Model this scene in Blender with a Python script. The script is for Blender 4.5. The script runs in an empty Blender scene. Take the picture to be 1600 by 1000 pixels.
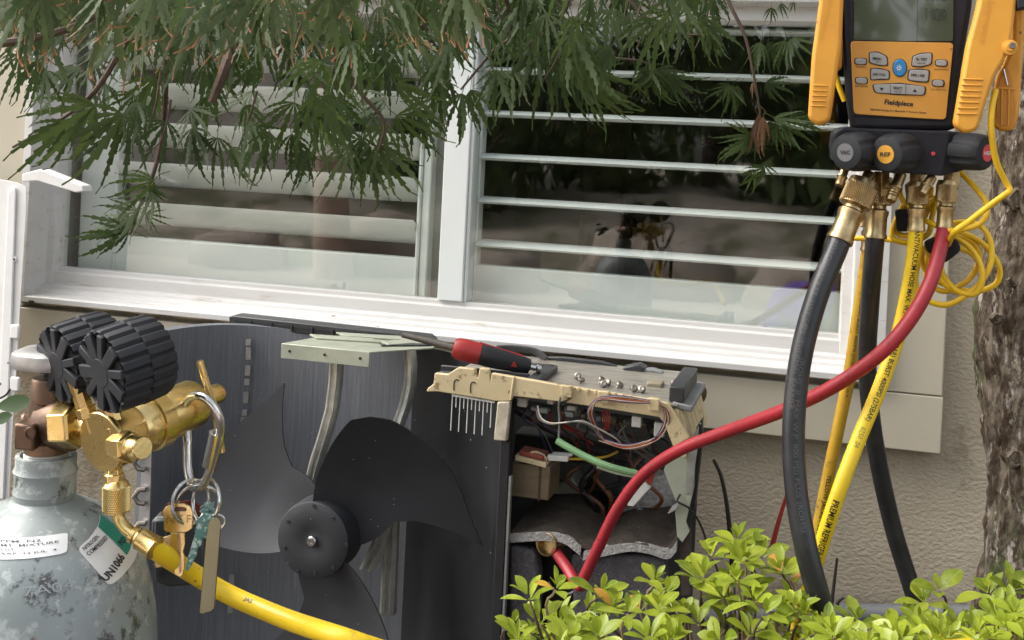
import bpy, bmesh, math, random
from mathutils import Vector, Matrix, noise
random.seed(7)
scene = bpy.context.scene
col = scene.collection
rad = math.radians

# ------------------------------------------------------------------ camera
FPX, TH, ROLL, CY, D, H = 1800.0, rad(15.5), rad(2.75), 230.0, 2.04, 1.02
ZUP = Vector((0, 0, 1))
F = Vector((-math.sin(TH), math.cos(TH), 0))
R0 = Vector((math.cos(TH), math.sin(TH), 0))
R = R0 * math.cos(ROLL) + ZUP * math.sin(ROLL)
U = ZUP * math.cos(ROLL) - R0 * math.sin(ROLL)
CAMLOC = Vector((0, -D, H))
cam_d = bpy.data.cameras.new('camera')
cam = bpy.data.objects.new('camera', cam_d)
col.objects.link(cam)
M3 = Matrix((R, U, -F)).transposed()
cam.matrix_world = Matrix.Translation(CAMLOC) @ M3.to_4x4()
cam_d.sensor_width = 36.0
cam_d.lens = FPX / 1600.0 * 36.0
cam_d.shift_y = (CY - 500.0) / 1600.0
cam_d.clip_start = 0.05
cam_d.clip_end = 200.0
scene.camera = cam

# ------------------------------------------------------------------ sky, sun, exposure
SUN_AZ, SUN_EL = rad(268), rad(46)            # azimuth from +Y towards +X: hazy light from the left, along the wall
world = bpy.data.worlds.new('World')
scene.world = world
world.use_nodes = True
nt = world.node_tree
bg = nt.nodes['Background']
sky = nt.nodes.new('ShaderNodeTexSky')
sky.sky_type = 'NISHITA'
sky.sun_disc = False
sky.sun_elevation = SUN_EL
sky.sun_rotation = SUN_AZ
sky.air_density = 1.0
sky.dust_density = 4.0
sky.ozone_density = 0.6
hs = nt.nodes.new('ShaderNodeHueSaturation')
hs.inputs['Saturation'].default_value = 0.35            # hazy overcast sky
nt.links.new(sky.outputs[0], hs.inputs['Color'])
nt.links.new(hs.outputs[0], bg.inputs[0])
bg.inputs[1].default_value = 0.15
sd = Vector((math.sin(SUN_AZ) * math.cos(SUN_EL), math.cos(SUN_AZ) * math.cos(SUN_EL), math.sin(SUN_EL)))
sun_d = bpy.data.lights.new('sun', 'SUN')
sun_d.energy = 1.5
sun_d.angle = rad(60)
sun_d.color = (1.0, 0.95, 0.88)
sun = bpy.data.objects.new('sun', sun_d)
col.objects.link(sun)
sun.location = sd * 10
sun.rotation_euler = sd.to_track_quat('Z', 'Y').to_euler()
scene.view_settings.view_transform = 'Standard'
scene.view_settings.look = 'None'
scene.view_settings.exposure = 1.62
scene.view_settings.gamma = 1.0
scene.render.engine = 'CYCLES'

# ------------------------------------------------------------------ helpers
def ray(px, py):
    return F + R * ((px - 800.0) / FPX) - U * ((py - CY) / FPX)
def W(px, py, y):
    """pixel of the photograph -> point on the plane Y = y (parallel to the wall)"""
    d = ray(px, py)
    return CAMLOC + d * ((D + y) / d.y)
def P(px, py, d):
    """pixel of the photograph -> point d metres along the view axis"""
    return CAMLOC + ray(px, py) * d
def V(*a):
    return Vector(a)
def camv(a, b, c):
    return (R * a + U * b - F * c)
def lcam(px, py, a, b, c):
    """direction given as right, up, towards the viewer at one pixel"""
    f = ray(px, py).normalized(); r = f.cross(U).normalized(); u = r.cross(f)
    return r * a + u * b - f * c
def basis(axis, ref=None):
    a = Vector(axis).normalized()
    r = Vector(ref) if ref is not None else (V(0, 0, 1) if abs(a.z) < .9 else V(0, 1, 0))
    x = (r - a * r.dot(a)).normalized()
    return a, x, a.cross(x)
def spline(pts, n=8):
    """Catmull-Rom through points (Vectors)"""
    pts = [Vector(p) for p in pts]
    q = [pts[0] * 2 - pts[1]] + pts + [pts[-1] * 2 - pts[-2]]
    out = []
    for i in range(1, len(q) - 2):
        a, b, c, d = q[i - 1], q[i], q[i + 1], q[i + 2]
        for k in range(n):
            t = k / n
            out.append(.5 * ((2 * b) + (c - a) * t + (2 * a - 5 * b + 4 * c - d) * t * t + (3 * b - a - 3 * c + d) * t ** 3))
    out.append(pts[-1])
    return out

class MB:
    def __init__(s):
        s.v, s.f, s.a = [], [], []
    def add(s, vs, fs, attr=0.0):
        o = len(s.v)
        s.v += [Vector(p) for p in vs]
        s.f += [[i + o for i in q] for q in fs]
        s.a += attr if isinstance(attr, list) else [attr] * len(vs)
        return s
    def box(s, lo, hi):
        x0, y0, z0 = lo; x1, y1, z1 = hi
        return s.add([(x0, y0, z0), (x1, y0, z0), (x1, y1, z0), (x0, y1, z0), (x0, y0, z1), (x1, y0, z1), (x1, y1, z1), (x0, y1, z1)],
                     [(0, 3, 2, 1), (4, 5, 6, 7), (0, 1, 5, 4), (1, 2, 6, 5), (2, 3, 7, 6), (3, 0, 4, 7)])
    def obox(s, c, ex, ey, ez):
        """oriented box: centre and three half vectors"""
        c, ex, ey, ez = Vector(c), Vector(ex), Vector(ey), Vector(ez)
        vs = [c + ex * a + ey * b + ez * d for d in (-1, 1) for a, b in ((-1, -1), (1, -1), (1, 1), (-1, 1))]
        return s.add(vs, [(0, 3, 2, 1), (4, 5, 6, 7), (0, 1, 5, 4), (1, 2, 6, 5), (2, 3, 7, 6), (3, 0, 4, 7)])
    def prism(s, pts, vec):
        n = len(pts); vec = Vector(vec)
        vs = [Vector(p) for p in pts] + [Vector(p) + vec for p in pts]
        return s.add(vs, [list(range(n)), list(range(2 * n - 1, n - 1, -1))] + [(i, i + n, (i + 1) % n + n, (i + 1) % n) for i in range(n)])
    def pprism(s, px, y, depth):
        """pixel outline on plane y extruded away from the camera"""
        return s.prism([W(a, b, y) for a, b in px], (0, depth, 0))
    def loft(s, rings, closed=True, caps=True):
        m = len(rings[0]); vs = [p for r in rings for p in r]; fs = []
        for i in range(len(rings) - 1):
            for j in range(m if closed else m - 1):
                fs.append((i * m + j, i * m + (j + 1) % m, (i + 1) * m + (j + 1) % m, (i + 1) * m + j))
        if caps and closed:
            fs.append(list(range(m - 1, -1, -1)))
            fs.append([(len(rings) - 1) * m + j for j in range(m)])
        return s.add(vs, fs)
    def tube(s, pts, r, n=10, closed=False, caps=True, flat=1.0):
        pts = [Vector(p) for p in pts]; m = len(pts); rings = []
        x = None
        for i, p in enumerate(pts):
            a = pts[(i - 1) % m] if (closed or i > 0) else p
            b = pts[(i + 1) % m] if (closed or i < m - 1) else p
            t = (b - a).normalized()
            if x is None:
                t, x, y = basis(t)
            else:
                x = (x - t * x.dot(t)).normalized(); y = t.cross(x)
            rr = r[i] if isinstance(r, (list, tuple)) else r
            rings.append([p + (x * math.cos(k * 2 * math.pi / n) + y * flat * math.sin(k * 2 * math.pi / n)) * rr for k in range(n)])
        if closed:
            rings.append(rings[0])
            return s.loft(rings, True, False)
        return s.loft(rings, True, caps)
    def lathe(s, o, axis, prof, n=24, ref=None, mod=None, caps=True):
        """profile of (radius, height); mod(angle index, ring index) scales the radius"""
        a, x, y = basis(axis, ref); o = Vector(o); rings = []
        for j, (r, h) in enumerate(prof):
            rings.append([o + a * h + (x * math.cos(k * 2 * math.pi / n) + y * math.sin(k * 2 * math.pi / n)) * (r * (mod(k, j) if mod else 1)) for k in range(n)])
        return s.loft(rings, True, caps)
    def knurl(s, o, axis, r, h, n=36, m=10, amp=.035):
        s.lathe(o, axis, [(r * .88, 0), (r * .96, h * .03), (r * .96, h * .97), (r * .88, h)], n)
        a, x, y = basis(axis); o = Vector(o); m = m // 2 * 2; q = h * .94 / m
        pt = lambda k, j, rr: o + a * (h * .03 + q * j) + (x * math.cos(2 * math.pi * k / n) + y * math.sin(2 * math.pi * k / n)) * rr
        for j in range(0, m - 1):
            for k in range(n):
                kk = k + .5 * (j % 2); j1 = j + 1
                s.add([pt(kk, j, r * (1 - amp)), pt(kk + .5, j1, r * (1 - amp)), pt(kk, j1 + 1, r * (1 - amp)), pt(kk - .5, j1, r * (1 - amp)), pt(kk, j1, r * (1 + amp))], [(0, 1, 4), (1, 2, 4), (2, 3, 4), (3, 0, 4)])
        return s
    def sphere(s, c, r, n=12, sq=(1, 1, 1)):
        prof = [(r * max(.01, math.sin(math.pi * j / n)), -r * math.cos(math.pi * j / n)) for j in range(n + 1)]
        return s.lathe(c, (0, 0, 1), prof, n * 2)
    def build(s, name, m, parent=None, smooth=35, bevel=0, attr=None, segs=2, recalc=True):
        off = Vector(parent['_o']) if parent is not None else None
        if parent is None:
            xs = [p.x for p in s.v]; ys = [p.y for p in s.v]; zs = [p.z for p in s.v]
            off = V((min(xs) + max(xs)) / 2, (min(ys) + max(ys)) / 2, min(zs))
        me = bpy.data.meshes.new(name)
        me.from_pydata([p - off for p in s.v], [], s.f)
        if attr:
            at = me.attributes.new(attr, 'FLOAT', 'POINT')
            at.data.foreach_set('value', s.a)
        if recalc:
            bm = bmesh.new(); bm.from_mesh(me)
            bmesh.ops.recalc_face_normals(bm, faces=bm.faces)
            bm.to_mesh(me); bm.free()
        if smooth:
            me.shade_smooth()
            me.set_sharp_from_angle(angle=rad(smooth))
        me.materials.append(m)
        o = bpy.data.objects.new(name, me)
        col.objects.link(o)
        if parent is not None:
            o.parent = parent
        else:
            o.location = off
        o['_o'] = off
        if bevel:
            b = o.modifiers.new('Bevel', 'BEVEL'); b.width = bevel; b.segments = segs; b.limit_method = 'ANGLE'; b.angle_limit = rad(40)
        return o

def tag(o, label=None, cat=None, group=None, kind=None):
    for k, val in (('label', label), ('category', cat), ('group', group), ('kind', kind)):
        if val: o[k] = val
    return o
def thing(name, label, cat, loc, group=None):
    o = bpy.data.objects.new(name, None)
    o.empty_display_size = .03
    col.objects.link(o); o.location = loc; o['_o'] = Vector(loc)
    return tag(o, label, cat, group)
def ptag(o, label):
    o['label'] = label
    return o

_tc = {}
def text2d(body, bold=0.0):
    if (body, bold) in _tc: return _tc[(body, bold)]
    cu = bpy.data.curves.new('lettering', 'FONT'); cu.body = body; cu.offset = bold; cu.resolution_u = 2
    o = bpy.data.objects.new('lettering', cu); col.objects.link(o)
    bpy.context.view_layer.update()
    me = bpy.data.meshes.new_from_object(o.evaluated_get(bpy.context.evaluated_depsgraph_get()))
    vs = [v.co.copy() for v in me.vertices]; fs = [list(p.vertices) for p in me.polygons]
    bpy.data.objects.remove(o); bpy.data.curves.remove(cu); bpy.data.meshes.remove(me)
    _tc[(body, bold)] = (vs, fs)
    return vs, fs
def text_fit(mb, body, fn, bold=0.0):
    """fn maps (u, v) in 0..1 x 0..1 (v up) to a point"""
    vs, fs = text2d(body, bold)
    x0 = min(v.x for v in vs); x1 = max(v.x for v in vs); y0 = min(v.y for v in vs); y1 = max(v.y for v in vs)
    mb.add([fn((v.x - x0) / (x1 - x0), (v.y - y0) / (y1 - y0)) for v in vs], fs)
def text_px(mb, body, x0, y0, x1, y1, h, y, bold=0.02, slant=0.0):
    """baseline from pixel (x0,y0) to (x1,y1), height h pixels, on plane y"""
    text_fit(mb, body, lambda u, v: W(x0 + (x1 - x0) * u + slant * v * h, y0 + (y1 - y0) * u - h * v, y), bold)

# ------------------------------------------------------------------ materials
def _n(nt, t, **kw):
    n = nt.nodes.new(t)
    for k, v in kw.items(): setattr(n, k, v)
    return n
def mat(name, c, rough=.5, metal=0.0, c2=None, scale=25, lo=.35, hi=.7, stretch=(1, 1, 1), bump=0.0, bscale=250, bstretch=(1, 1, 1),
        speck=None, patch=None, rvar=.12, spec=.5, coat=0.0, bdist=.002, detail=6):
    """principled: two colours mixed by noise, optional specks (colour, scale, amount) and patches (colour, scale, amount), bump"""
    m = bpy.data.materials.new(name); m.use_nodes = True
    nt = m.node_tree; L = nt.links.new
    b = nt.nodes['Principled BSDF']
    tc = _n(nt, 'ShaderNodeTexCoord'); mp = _n(nt, 'ShaderNodeMapping'); mp.inputs['Scale'].default_value = stretch
    L(tc.outputs['Object'], mp.inputs[0])
    no = _n(nt, 'ShaderNodeTexNoise'); no.inputs['Scale'].default_value = scale; no.inputs['Detail'].default_value = detail
    no.inputs['Roughness'].default_value = .62
    L(mp.outputs[0], no.inputs['Vector'])
    rp = _n(nt, 'ShaderNodeMapRange'); rp.inputs[1].default_value = lo; rp.inputs[2].default_value = hi
    L(no.outputs[0], rp.inputs[0])
    if c2 is None: c2 = tuple(x * .78 for x in c)
    mx = _n(nt, 'ShaderNodeMix', data_type='RGBA'); mx.inputs[6].default_value = (*c, 1); mx.inputs[7].default_value = (*c2, 1)
    L(rp.outputs[0], mx.inputs[0])
    out = mx.outputs[2]
    for k, sp in enumerate((patch if isinstance(patch, list) else [patch]) if patch else []):
        pc, ps, pa = sp
        n2 = _n(nt, 'ShaderNodeTexNoise'); n2.inputs['Scale'].default_value = ps; n2.inputs['Detail'].default_value = 8; n2.inputs['Roughness'].default_value = .7
        ad = _n(nt, 'ShaderNodeVectorMath', operation='ADD'); ad.inputs[1].default_value = (3.1 * k + 1.7, 7.3 * k, 2.2)
        L(mp.outputs[0], ad.inputs[0]); L(ad.outputs[0], n2.inputs['Vector'])
        r2 = _n(nt, 'ShaderNodeMapRange'); r2.inputs[1].default_value = 1 - pa; r2.inputs[2].default_value = 1 - pa + .06
        L(n2.outputs[0], r2.inputs[0])
        m2 = _n(nt, 'ShaderNodeMix', data_type='RGBA'); m2.inputs[7].default_value = (*pc, 1)
        L(r2.outputs[0], m2.inputs[0]); L(out, m2.inputs[6]); out = m2.outputs[2]
    if speck:
        pc, ps, pa = speck
        vo = _n(nt, 'ShaderNodeTexVoronoi'); vo.inputs['Scale'].default_value = ps
        L(tc.outputs['Object'], vo.inputs['Vector'])
        sx = _n(nt, 'ShaderNodeSeparateColor'); L(vo.outputs['Color'], sx.inputs[0])
        g = _n(nt, 'ShaderNodeMath', operation='LESS_THAN'); g.inputs[1].default_value = pa; L(sx.outputs[0], g.inputs[0])
        g2 = _n(nt, 'ShaderNodeMath', operation='LESS_THAN'); g2.inputs[1].default_value = .15; L(vo.outputs['Distance'], g2.inputs[0])
        g3 = _n(nt, 'ShaderNodeMath', operation='MULTIPLY'); L(g.outputs[0], g3.inputs[0]); L(g2.outputs[0], g3.inputs[1])
        m3 = _n(nt, 'ShaderNodeMix', data_type='RGBA'); m3.inputs[7].default_value = (*pc, 1)
        L(g3.outputs[0], m3.inputs[0]); L(out, m3.inputs[6]); out = m3.outputs[2]
    L(out, b.inputs['Base Color'])
    rr = _n(nt, 'ShaderNodeMapRange'); rr.inputs[3].default_value = max(0.03, rough - rvar); rr.inputs[4].default_value = min(1, rough + rvar)
    L(no.outputs[0], rr.inputs[0]); L(rr.outputs[0], b.inputs['Roughness'])
    b.inputs['Metallic'].default_value = metal
    b.inputs['Specular IOR Level'].default_value = spec
    b.inputs['Coat Weight'].default_value = coat
    if bump:
        mp2 = _n(nt, 'ShaderNodeMapping'); mp2.inputs['Scale'].default_value = bstretch; L(tc.outputs['Object'], mp2.inputs[0])
        nb = _n(nt, 'ShaderNodeTexNoise'); nb.inputs['Scale'].default_value = bscale; nb.inputs['Detail'].default_value = 5
        L(mp2.outputs[0], nb.inputs['Vector'])
        bp = _n(nt, 'ShaderNodeBump'); bp.inputs['Strength'].default_value = bump; bp.inputs['Distance'].default_value = bdist
        L(nb.outputs[0], bp.inputs['Height']); L(bp.outputs[0], b.inputs['Normal'])
    return m
def leafmat(name, c, c2, tip=None, trans=.35, rough=.45, oscale=14, veins=False):
    m = bpy.data.materials.new(name); m.use_nodes = True
    nt = m.node_tree; L = nt.links.new; b = nt.nodes['Principled BSDF']; out = nt.nodes['Material Output']
    oi = _n(nt, 'ShaderNodeObjectInfo'); tc = _n(nt, 'ShaderNodeTexCoord')
    no = _n(nt, 'ShaderNodeTexNoise'); no.inputs['Scale'].default_value = oscale; L(tc.outputs['Object'], no.inputs[0])
    ad = _n(nt, 'ShaderNodeMath', operation='ADD'); L(oi.outputs['Random'], ad.inputs[0]); L(no.outputs[0], ad.inputs[1])
    mr = _n(nt, 'ShaderNodeMapRange'); mr.inputs[1].default_value = .35; mr.inputs[2].default_value = 1.35; L(ad.outputs[0], mr.inputs[0])
    mx = _n(nt, 'ShaderNodeMix', data_type='RGBA'); mx.inputs[6].default_value = (*c, 1); mx.inputs[7].default_value = (*c2, 1)
    L(mr.outputs[0], mx.inputs[0]); o = mx.outputs[2]
    if tip:
        at = _n(nt, 'ShaderNodeAttribute', attribute_name='tip')
        m2 = _n(nt, 'ShaderNodeMix', data_type='RGBA'); m2.inputs[7].default_value = (*tip, 1)
        L(at.outputs['Fac'], m2.inputs[0]); L(o, m2.inputs[6]); o = m2.outputs[2]
    if veins:          # pale midrib and faint side veins in the leaf's own coordinates
        sp = _n(nt, 'ShaderNodeSeparateXYZ'); L(tc.outputs['Object'], sp.inputs[0])
        ab = _n(nt, 'ShaderNodeMath', operation='ABSOLUTE'); L(sp.outputs[1], ab.inputs[0])
        rb_ = _n(nt, 'ShaderNodeMapRange'); rb_.inputs[1].default_value = .008; rb_.inputs[2].default_value = .03; rb_.inputs[3].default_value = .45; rb_.inputs[4].default_value = 0; L(ab.outputs[0], rb_.inputs[0])
        df = _n(nt, 'ShaderNodeMath', operation='MULTIPLY_ADD'); df.inputs[1].default_value = -1.0; L(ab.outputs[0], df.inputs[0]); L(sp.outputs[0], df.inputs[2])
        sn = _n(nt, 'ShaderNodeMath', operation='MULTIPLY'); sn.inputs[1].default_value = 52; L(df.outputs[0], sn.inputs[0])
        s2 = _n(nt, 'ShaderNodeMath', operation='SINE'); L(sn.outputs[0], s2.inputs[0])
        r3 = _n(nt, 'ShaderNodeMapRange'); r3.inputs[1].default_value = .6; r3.inputs[2].default_value = 1; r3.inputs[4].default_value = .22; L(s2.outputs[0], r3.inputs[0])
        mx2 = _n(nt, 'ShaderNodeMath', operation='MAXIMUM'); L(rb_.outputs[0], mx2.inputs[0]); L(r3.outputs[0], mx2.inputs[1])
        m3 = _n(nt, 'ShaderNodeMix', data_type='RGBA'); m3.inputs[7].default_value = (.42, .46, .14, 1); L(mx2.outputs[0], m3.inputs[0]); L(o, m3.inputs[6]); o = m3.outputs[2]
        bpv = _n(nt, 'ShaderNodeBump'); bpv.inputs['Strength'].default_value = .35; bpv.inputs['Distance'].default_value = .001; L(mx2.outputs[0], bpv.inputs['Height']); L(bpv.outputs[0], b.inputs['Normal'])
    L(o, b.inputs['Base Color']); b.inputs['Roughness'].default_value = rough; b.inputs['Specular IOR Level'].default_value = .35
    tr = _n(nt, 'ShaderNodeBsdfTranslucent'); L(o, tr.inputs[0])
    ms = _n(nt, 'ShaderNodeMixShader'); ms.inputs[0].default_value = trans
    L(b.outputs[0], ms.inputs[1]); L(tr.outputs[0], ms.inputs[2]); L(ms.outputs[0], out.inputs[0])
    return m
def glassmat(name, ior=1.55, tint=(.93, .96, .94)):
    m = bpy.data.materials.new(name); m.use_nodes = True
    nt = m.node_tree; L = nt.links.new; out = nt.nodes['Material Output']; nt.nodes.remove(nt.nodes['Principled BSDF'])
    t = _n(nt, 'ShaderNodeBsdfTransparent'); t.inputs[0].default_value = (*tint, 1)
    g = _n(nt, 'ShaderNodeBsdfGlossy'); g.inputs['Roughness'].default_value = .022
    fr = _n(nt, 'ShaderNodeFresnel'); ge = _n(nt, 'ShaderNodeNewGeometry'); iv = _n(nt, 'ShaderNodeMapRange'); iv.inputs[3].default_value = ior; iv.inputs[4].default_value = 1 / ior
    L(ge.outputs['Backfacing'], iv.inputs[0]); L(iv.outputs[0], fr.inputs[0])        # same reflection from both sides of the thin pane
    ms = _n(nt, 'ShaderNodeMixShader'); L(fr.outputs[0], ms.inputs[0]); L(t.outputs[0], ms.inputs[1]); L(g.outputs[0], ms.inputs[2]); L(ms.outputs[0], out.inputs[0])
    return m

m_stucco = mat('stucco', (.46, .40, .30), .9, c2=(.37, .315, .23), scale=4, patch=[((.30, .25, .18), 5, .40)], bump=.75, bscale=150, bdist=.0045, bstretch=(.8, 1, 1.15), rvar=.05, spec=.2)
m_casing = mat('cream paint', (.50, .45, .35), .55, c2=(.46, .41, .31), scale=6, bump=.12, bscale=120, speck=((.12, .09, .06), 28, .05))
m_vinyl = mat('white vinyl', (.59, .575, .55), .38, c2=(.49, .47, .44), scale=9, lo=.5, hi=.8, stretch=(.4, 3, 3), patch=[((.45, .41, .36), 16, .40)], speck=((.15, .12, .1), 30, .035))
m_caulk = mat('cracked caulk', (.55, .45, .32), .8, c2=(.35, .26, .17), scale=40)
m_shut = mat('shutter paint', (.74, .76, .73), .4, c2=(.70, .72, .69), scale=5)
m_sash = mat('sash vinyl', (.74, .77, .75), .35, c2=(.68, .71, .69), scale=6)
m_glass = glassmat('double glazing', 2.1)
m_gasket = mat('grey gasket', (.22, .23, .23), .6)
m_room = mat('room wall', (.30, .28, .25), .9, scale=2)
m_roomdark = mat('dark furniture', (.03, .028, .028), .5, scale=3)
m_coil = mat('fin coil', (.185, .193, .212), .55, .25, c2=(.15, .157, .174), scale=300, lo=.36, hi=.64, detail=2, stretch=(1, 1, .035), bump=.7, bscale=480, bstretch=(1, 1, .01), bdist=.0012, patch=[((.25, .255, .26), 60, .38), ((.10, .105, .115), 9, .42)], speck=((.32, .32, .32), 130, .05))
m_foil = mat('bare aluminium', (.50, .50, .50), .4, .75, c2=(.34, .34, .34), scale=60)
m_blackp = mat('black plastic', (.022, .023, .026), .42, c2=(.04, .04, .042), scale=30, speck=((.3, .3, .3), 120, .03))
m_fan = mat('fan plastic', (.016, .017, .020), .6, c2=(.026, .027, .031), scale=8, bump=.15, bscale=700, speck=((.28, .28, .28), 170, .03), patch=[((.032, .032, .034), 160, .40)])
m_alum = mat('cast aluminium', (.62, .61, .55), .36, .5, c2=(.42, .41, .36), scale=45, bump=.2, bscale=160)
m_zinc = mat('zinc plate', (.40, .42, .33), .45, .25, c2=(.30, .32, .25), scale=22, speck=((.1, .1, .08), 70, .06))
m_lid = mat('scratched lid', (.36, .335, .285), .42, .4, c2=(.20, .18, .15), scale=40, lo=.4, hi=.62, stretch=(.6, 5, 1), patch=[((.50, .48, .43), 60, .42), ((.10, .085, .07), 35, .40)])
m_galv = mat('galvanised sheet', (.42, .42, .40), .42, .6, c2=(.26, .26, .25), scale=30, stretch=(1, 4, 1))
m_cream = mat('cream plastic', (.60, .49, .29), .5, c2=(.50, .40, .23), scale=18, patch=[((.24, .17, .09), 55, .42), ((.10, .07, .04), 120, .37)])
m_black = mat('dark sheet metal', (.010, .0105, .012), .5, .1, c2=(.017, .017, .018), scale=12, speck=((.3, .3, .3), 90, .04))
m_cavity = mat('cabinet inside', (.07, .075, .072), .6, .1, c2=(.035, .037, .036), scale=7)
m_felt = mat('felt blanket', (.075, .071, .076), .98, c2=(.12, .113, .118), scale=120, bump=1.0, bscale=420, bdist=.004, speck=((.28, .27, .26), 160, .1), spec=.1)
m_feltbr = mat('dirty felt top', (.085, .070, .056), .97, c2=(.05, .042, .036), scale=45, bump=.8, bscale=300, bdist=.003, speck=((.3, .28, .25), 170, .1), spec=.1)
m_foam = mat('grey foam edge', (.40, .39, .37), .95, c2=(.20, .19, .18), scale=110, bump=1, bscale=260, bdist=.003, stretch=(1, 1, 2))
m_reactor = mat('lacquered steel core', (.20, .155, .09), .4, .25, c2=(.15, .115, .07), scale=20, stretch=(1, 1, 6))
m_copper = mat('copper tape', (.30, .07, .04), .5, .2)
m_whitep = mat('white plastic', (.70, .69, .64), .45)
m_brass = mat('brass', (.70, .53, .23), .28, 1.0, c2=(.56, .40, .15), scale=26, bump=.05, bscale=300, rvar=.1)
m_brassd = mat('tarnished brass', (.50, .39, .21), .36, 1.0, c2=(.26, .17, .08), scale=60, rvar=.12)
m_bronze = mat('bronze', (.17, .11, .075), .42, .85, c2=(.10, .065, .048), scale=40, bump=.15, bscale=200)
m_steel = mat('bright steel', (.62, .62, .61), .22, 1.0, c2=(.45, .45, .44), scale=80)
m_steeld = mat('dull steel', (.30, .27, .23), .48, 1.0, c2=(.2, .18, .16), scale=90)
m_cyl = mat('grey-green cylinder paint', (.23, .262, .258), .38, c2=(.18, .208, .205), scale=14, bump=.25, bscale=60,
            patch=[((.38, .41, .40), 15, .475), ((.055, .055, .052), 28, .45), ((.33, .36, .35), 80, .43), ((.11, .055, .035), 34, .38)])
m_rub = mat('black rubber', (.020, .021, .024), .6, c2=(.028, .029, .032), scale=20, spec=.22)
m_hoseb = mat('black hose', (.012, .012, .014), .36, c2=(.024, .024, .026), scale=40, patch=[((.06, .058, .055), 55, .39)], bump=.1, bscale=400)
m_hosey = mat('yellow hose', (.78, .55, .015), .4, c2=(.68, .45, .012), scale=15, patch=[((.55, .36, .02), 60, .41), ((.35, .24, .04), 140, .36)], speck=((.25, .17, .03), 120, .05))
m_hosea = mat('aged yellow hose', (.52, .31, .02), .45, c2=(.40, .22, .015), scale=20, patch=[((.25, .13, .02), 70, .42)], speck=((.15, .08, .02), 120, .12))
m_hoser = mat('red hose', (.34, .018, .028), .46, c2=(.25, .013, .02), scale=18, patch=[((.19, .012, .016), 70, .42), ((.46, .12, .11), 180, .36)], speck=((.55, .3, .25), 150, .03))
m_cable = mat('yellow cable', (.78, .50, .01), .4, c2=(.66, .38, .01), scale=25)
m_orange = mat('amber plastic', (.62, .29, .03), .5, c2=(.50, .22, .02), scale=16, speck=((.2, .1, .02), 90, .07))
m_orangei = mat('amber plastic inside', (.50, .20, .015), .5)
m_panel = mat('amber faceplate', (.56, .275, .045), .42, c2=(.48, .23, .035), scale=14, speck=((.25, .12, .02), 90, .05))
m_body = mat('charcoal housing', (.014, .014, .018), .5, c2=(.020, .020, .025), scale=30, bump=.08, bscale=500, spec=.2)
m_btn = mat('grey keypad', (.30, .30, .29), .5)
m_blue = mat('blue key', (.02, .20, .46), .4)
m_lcd = mat('lcd', (.055, .066, .046), .06, c2=(.06, .072, .05), rvar=.02, spec=.9, coat=1.0)
m_lcdd = mat('lcd digits', (.034, .042, .032), .08, spec=.9, coat=1.0)
m_ink = mat('black print', (.012, .012, .012), .6)
m_inkg = mat('worn print', (.09, .088, .085), .7)
m_inkw = mat('white print', (.75, .75, .74), .5)
m_label = mat('paper label', (.70, .71, .71), .5, c2=(.60, .61, .61), scale=30, patch=[((.42, .43, .43), 40, .32)])
m_green = mat('green label', (.015, .22, .15), .45)
m_redd = mat('red disc', (.62, .05, .07), .45)
m_teal = mat('printed key', (.07, .20, .17), .4, c2=(.45, .55, .50), scale=260, lo=.5, hi=.58)
m_velcro = mat('hook strap', (.010, .010, .012), .9, bump=.6, bscale=800)
m_bark = mat('bark', (.18, .15, .115), .9, c2=(.055, .040, .03), scale=85, lo=.42, hi=.58, stretch=(1, 1, .38), bump=1.0, bscale=130, bstretch=(1, 1, .4), bdist=.008,
             patch=[((.065, .080, .030), 8, .475), ((.055, .038, .026), 70, .49), ((.33, .30, .26), 75, .43)], spec=.15)
m_twig = mat('twig', (.10, .065, .045), .8, c2=(.06, .04, .03), scale=80)
m_twigd = mat('dark stem', (.025, .018, .015), .7)
m_soil = mat('soil', (.055, .042, .032), .95, c2=(.03, .023, .018), scale=25, bump=1, bscale=60, bdist=.02)
m_maple = leafmat('maple leaf', (.028, .052, .013), (.064, .098, .025), trans=.45, rough=.62)
m_mapleN = leafmat('near maple leaf', (.048, .080, .028), (.100, .132, .056), tip=(.48, .19, .11), trans=.42, rough=.6)
m_dead = leafmat('dry maple leaf', (.22, .12, .06), (.15, .08, .045), trans=.2)
m_bush = leafmat('shrub leaf', (.13, .20, .014), (.36, .42, .035), tip=(.55, .22, .06), trans=.33, rough=.3)
m_bushv = leafmat('veined shrub leaf', (.12, .19, .013), (.36, .42, .033), trans=.33, rough=.2, veins=True, oscale=3)
m_darkleaf = leafmat('glossy dark leaf', (.035, .065, .02), (.05, .085, .03), trans=.2, rough=.35)
m_paint_w = mat('white powder coat', (.80, .79, .76), .4, c2=(.72, .70, .67), scale=12, speck=((.12, .11, .1), 60, .05))

# ------------------------------------------------------------------ ground
g = MB()
NG = 40
for i in range(NG + 1):
    for j in range(NG + 1):
        x = -30 + 60 * i / NG; y = -45 + 50 * j / NG
        g.v.append(V(x, y, 0)); g.a.append(0)
g.f = [[i * (NG + 1) + j, (i + 1) * (NG + 1) + j, (i + 1) * (NG + 1) + j + 1, i * (NG + 1) + j + 1] for i in range(NG) for j in range(NG)]
tag(g.build('ground', m_soil, smooth=0), kind='structure')
m_pave = mat('pale paving', (.56, .48, .40), .85, c2=(.42, .35, .28), scale=4, bump=.4, bscale=30)
pv = MB(); pv.box((-6, -6.2, -.05), (5, -2.6, .02))
tag(pv.build('patio', m_pave), kind='structure')

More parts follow.
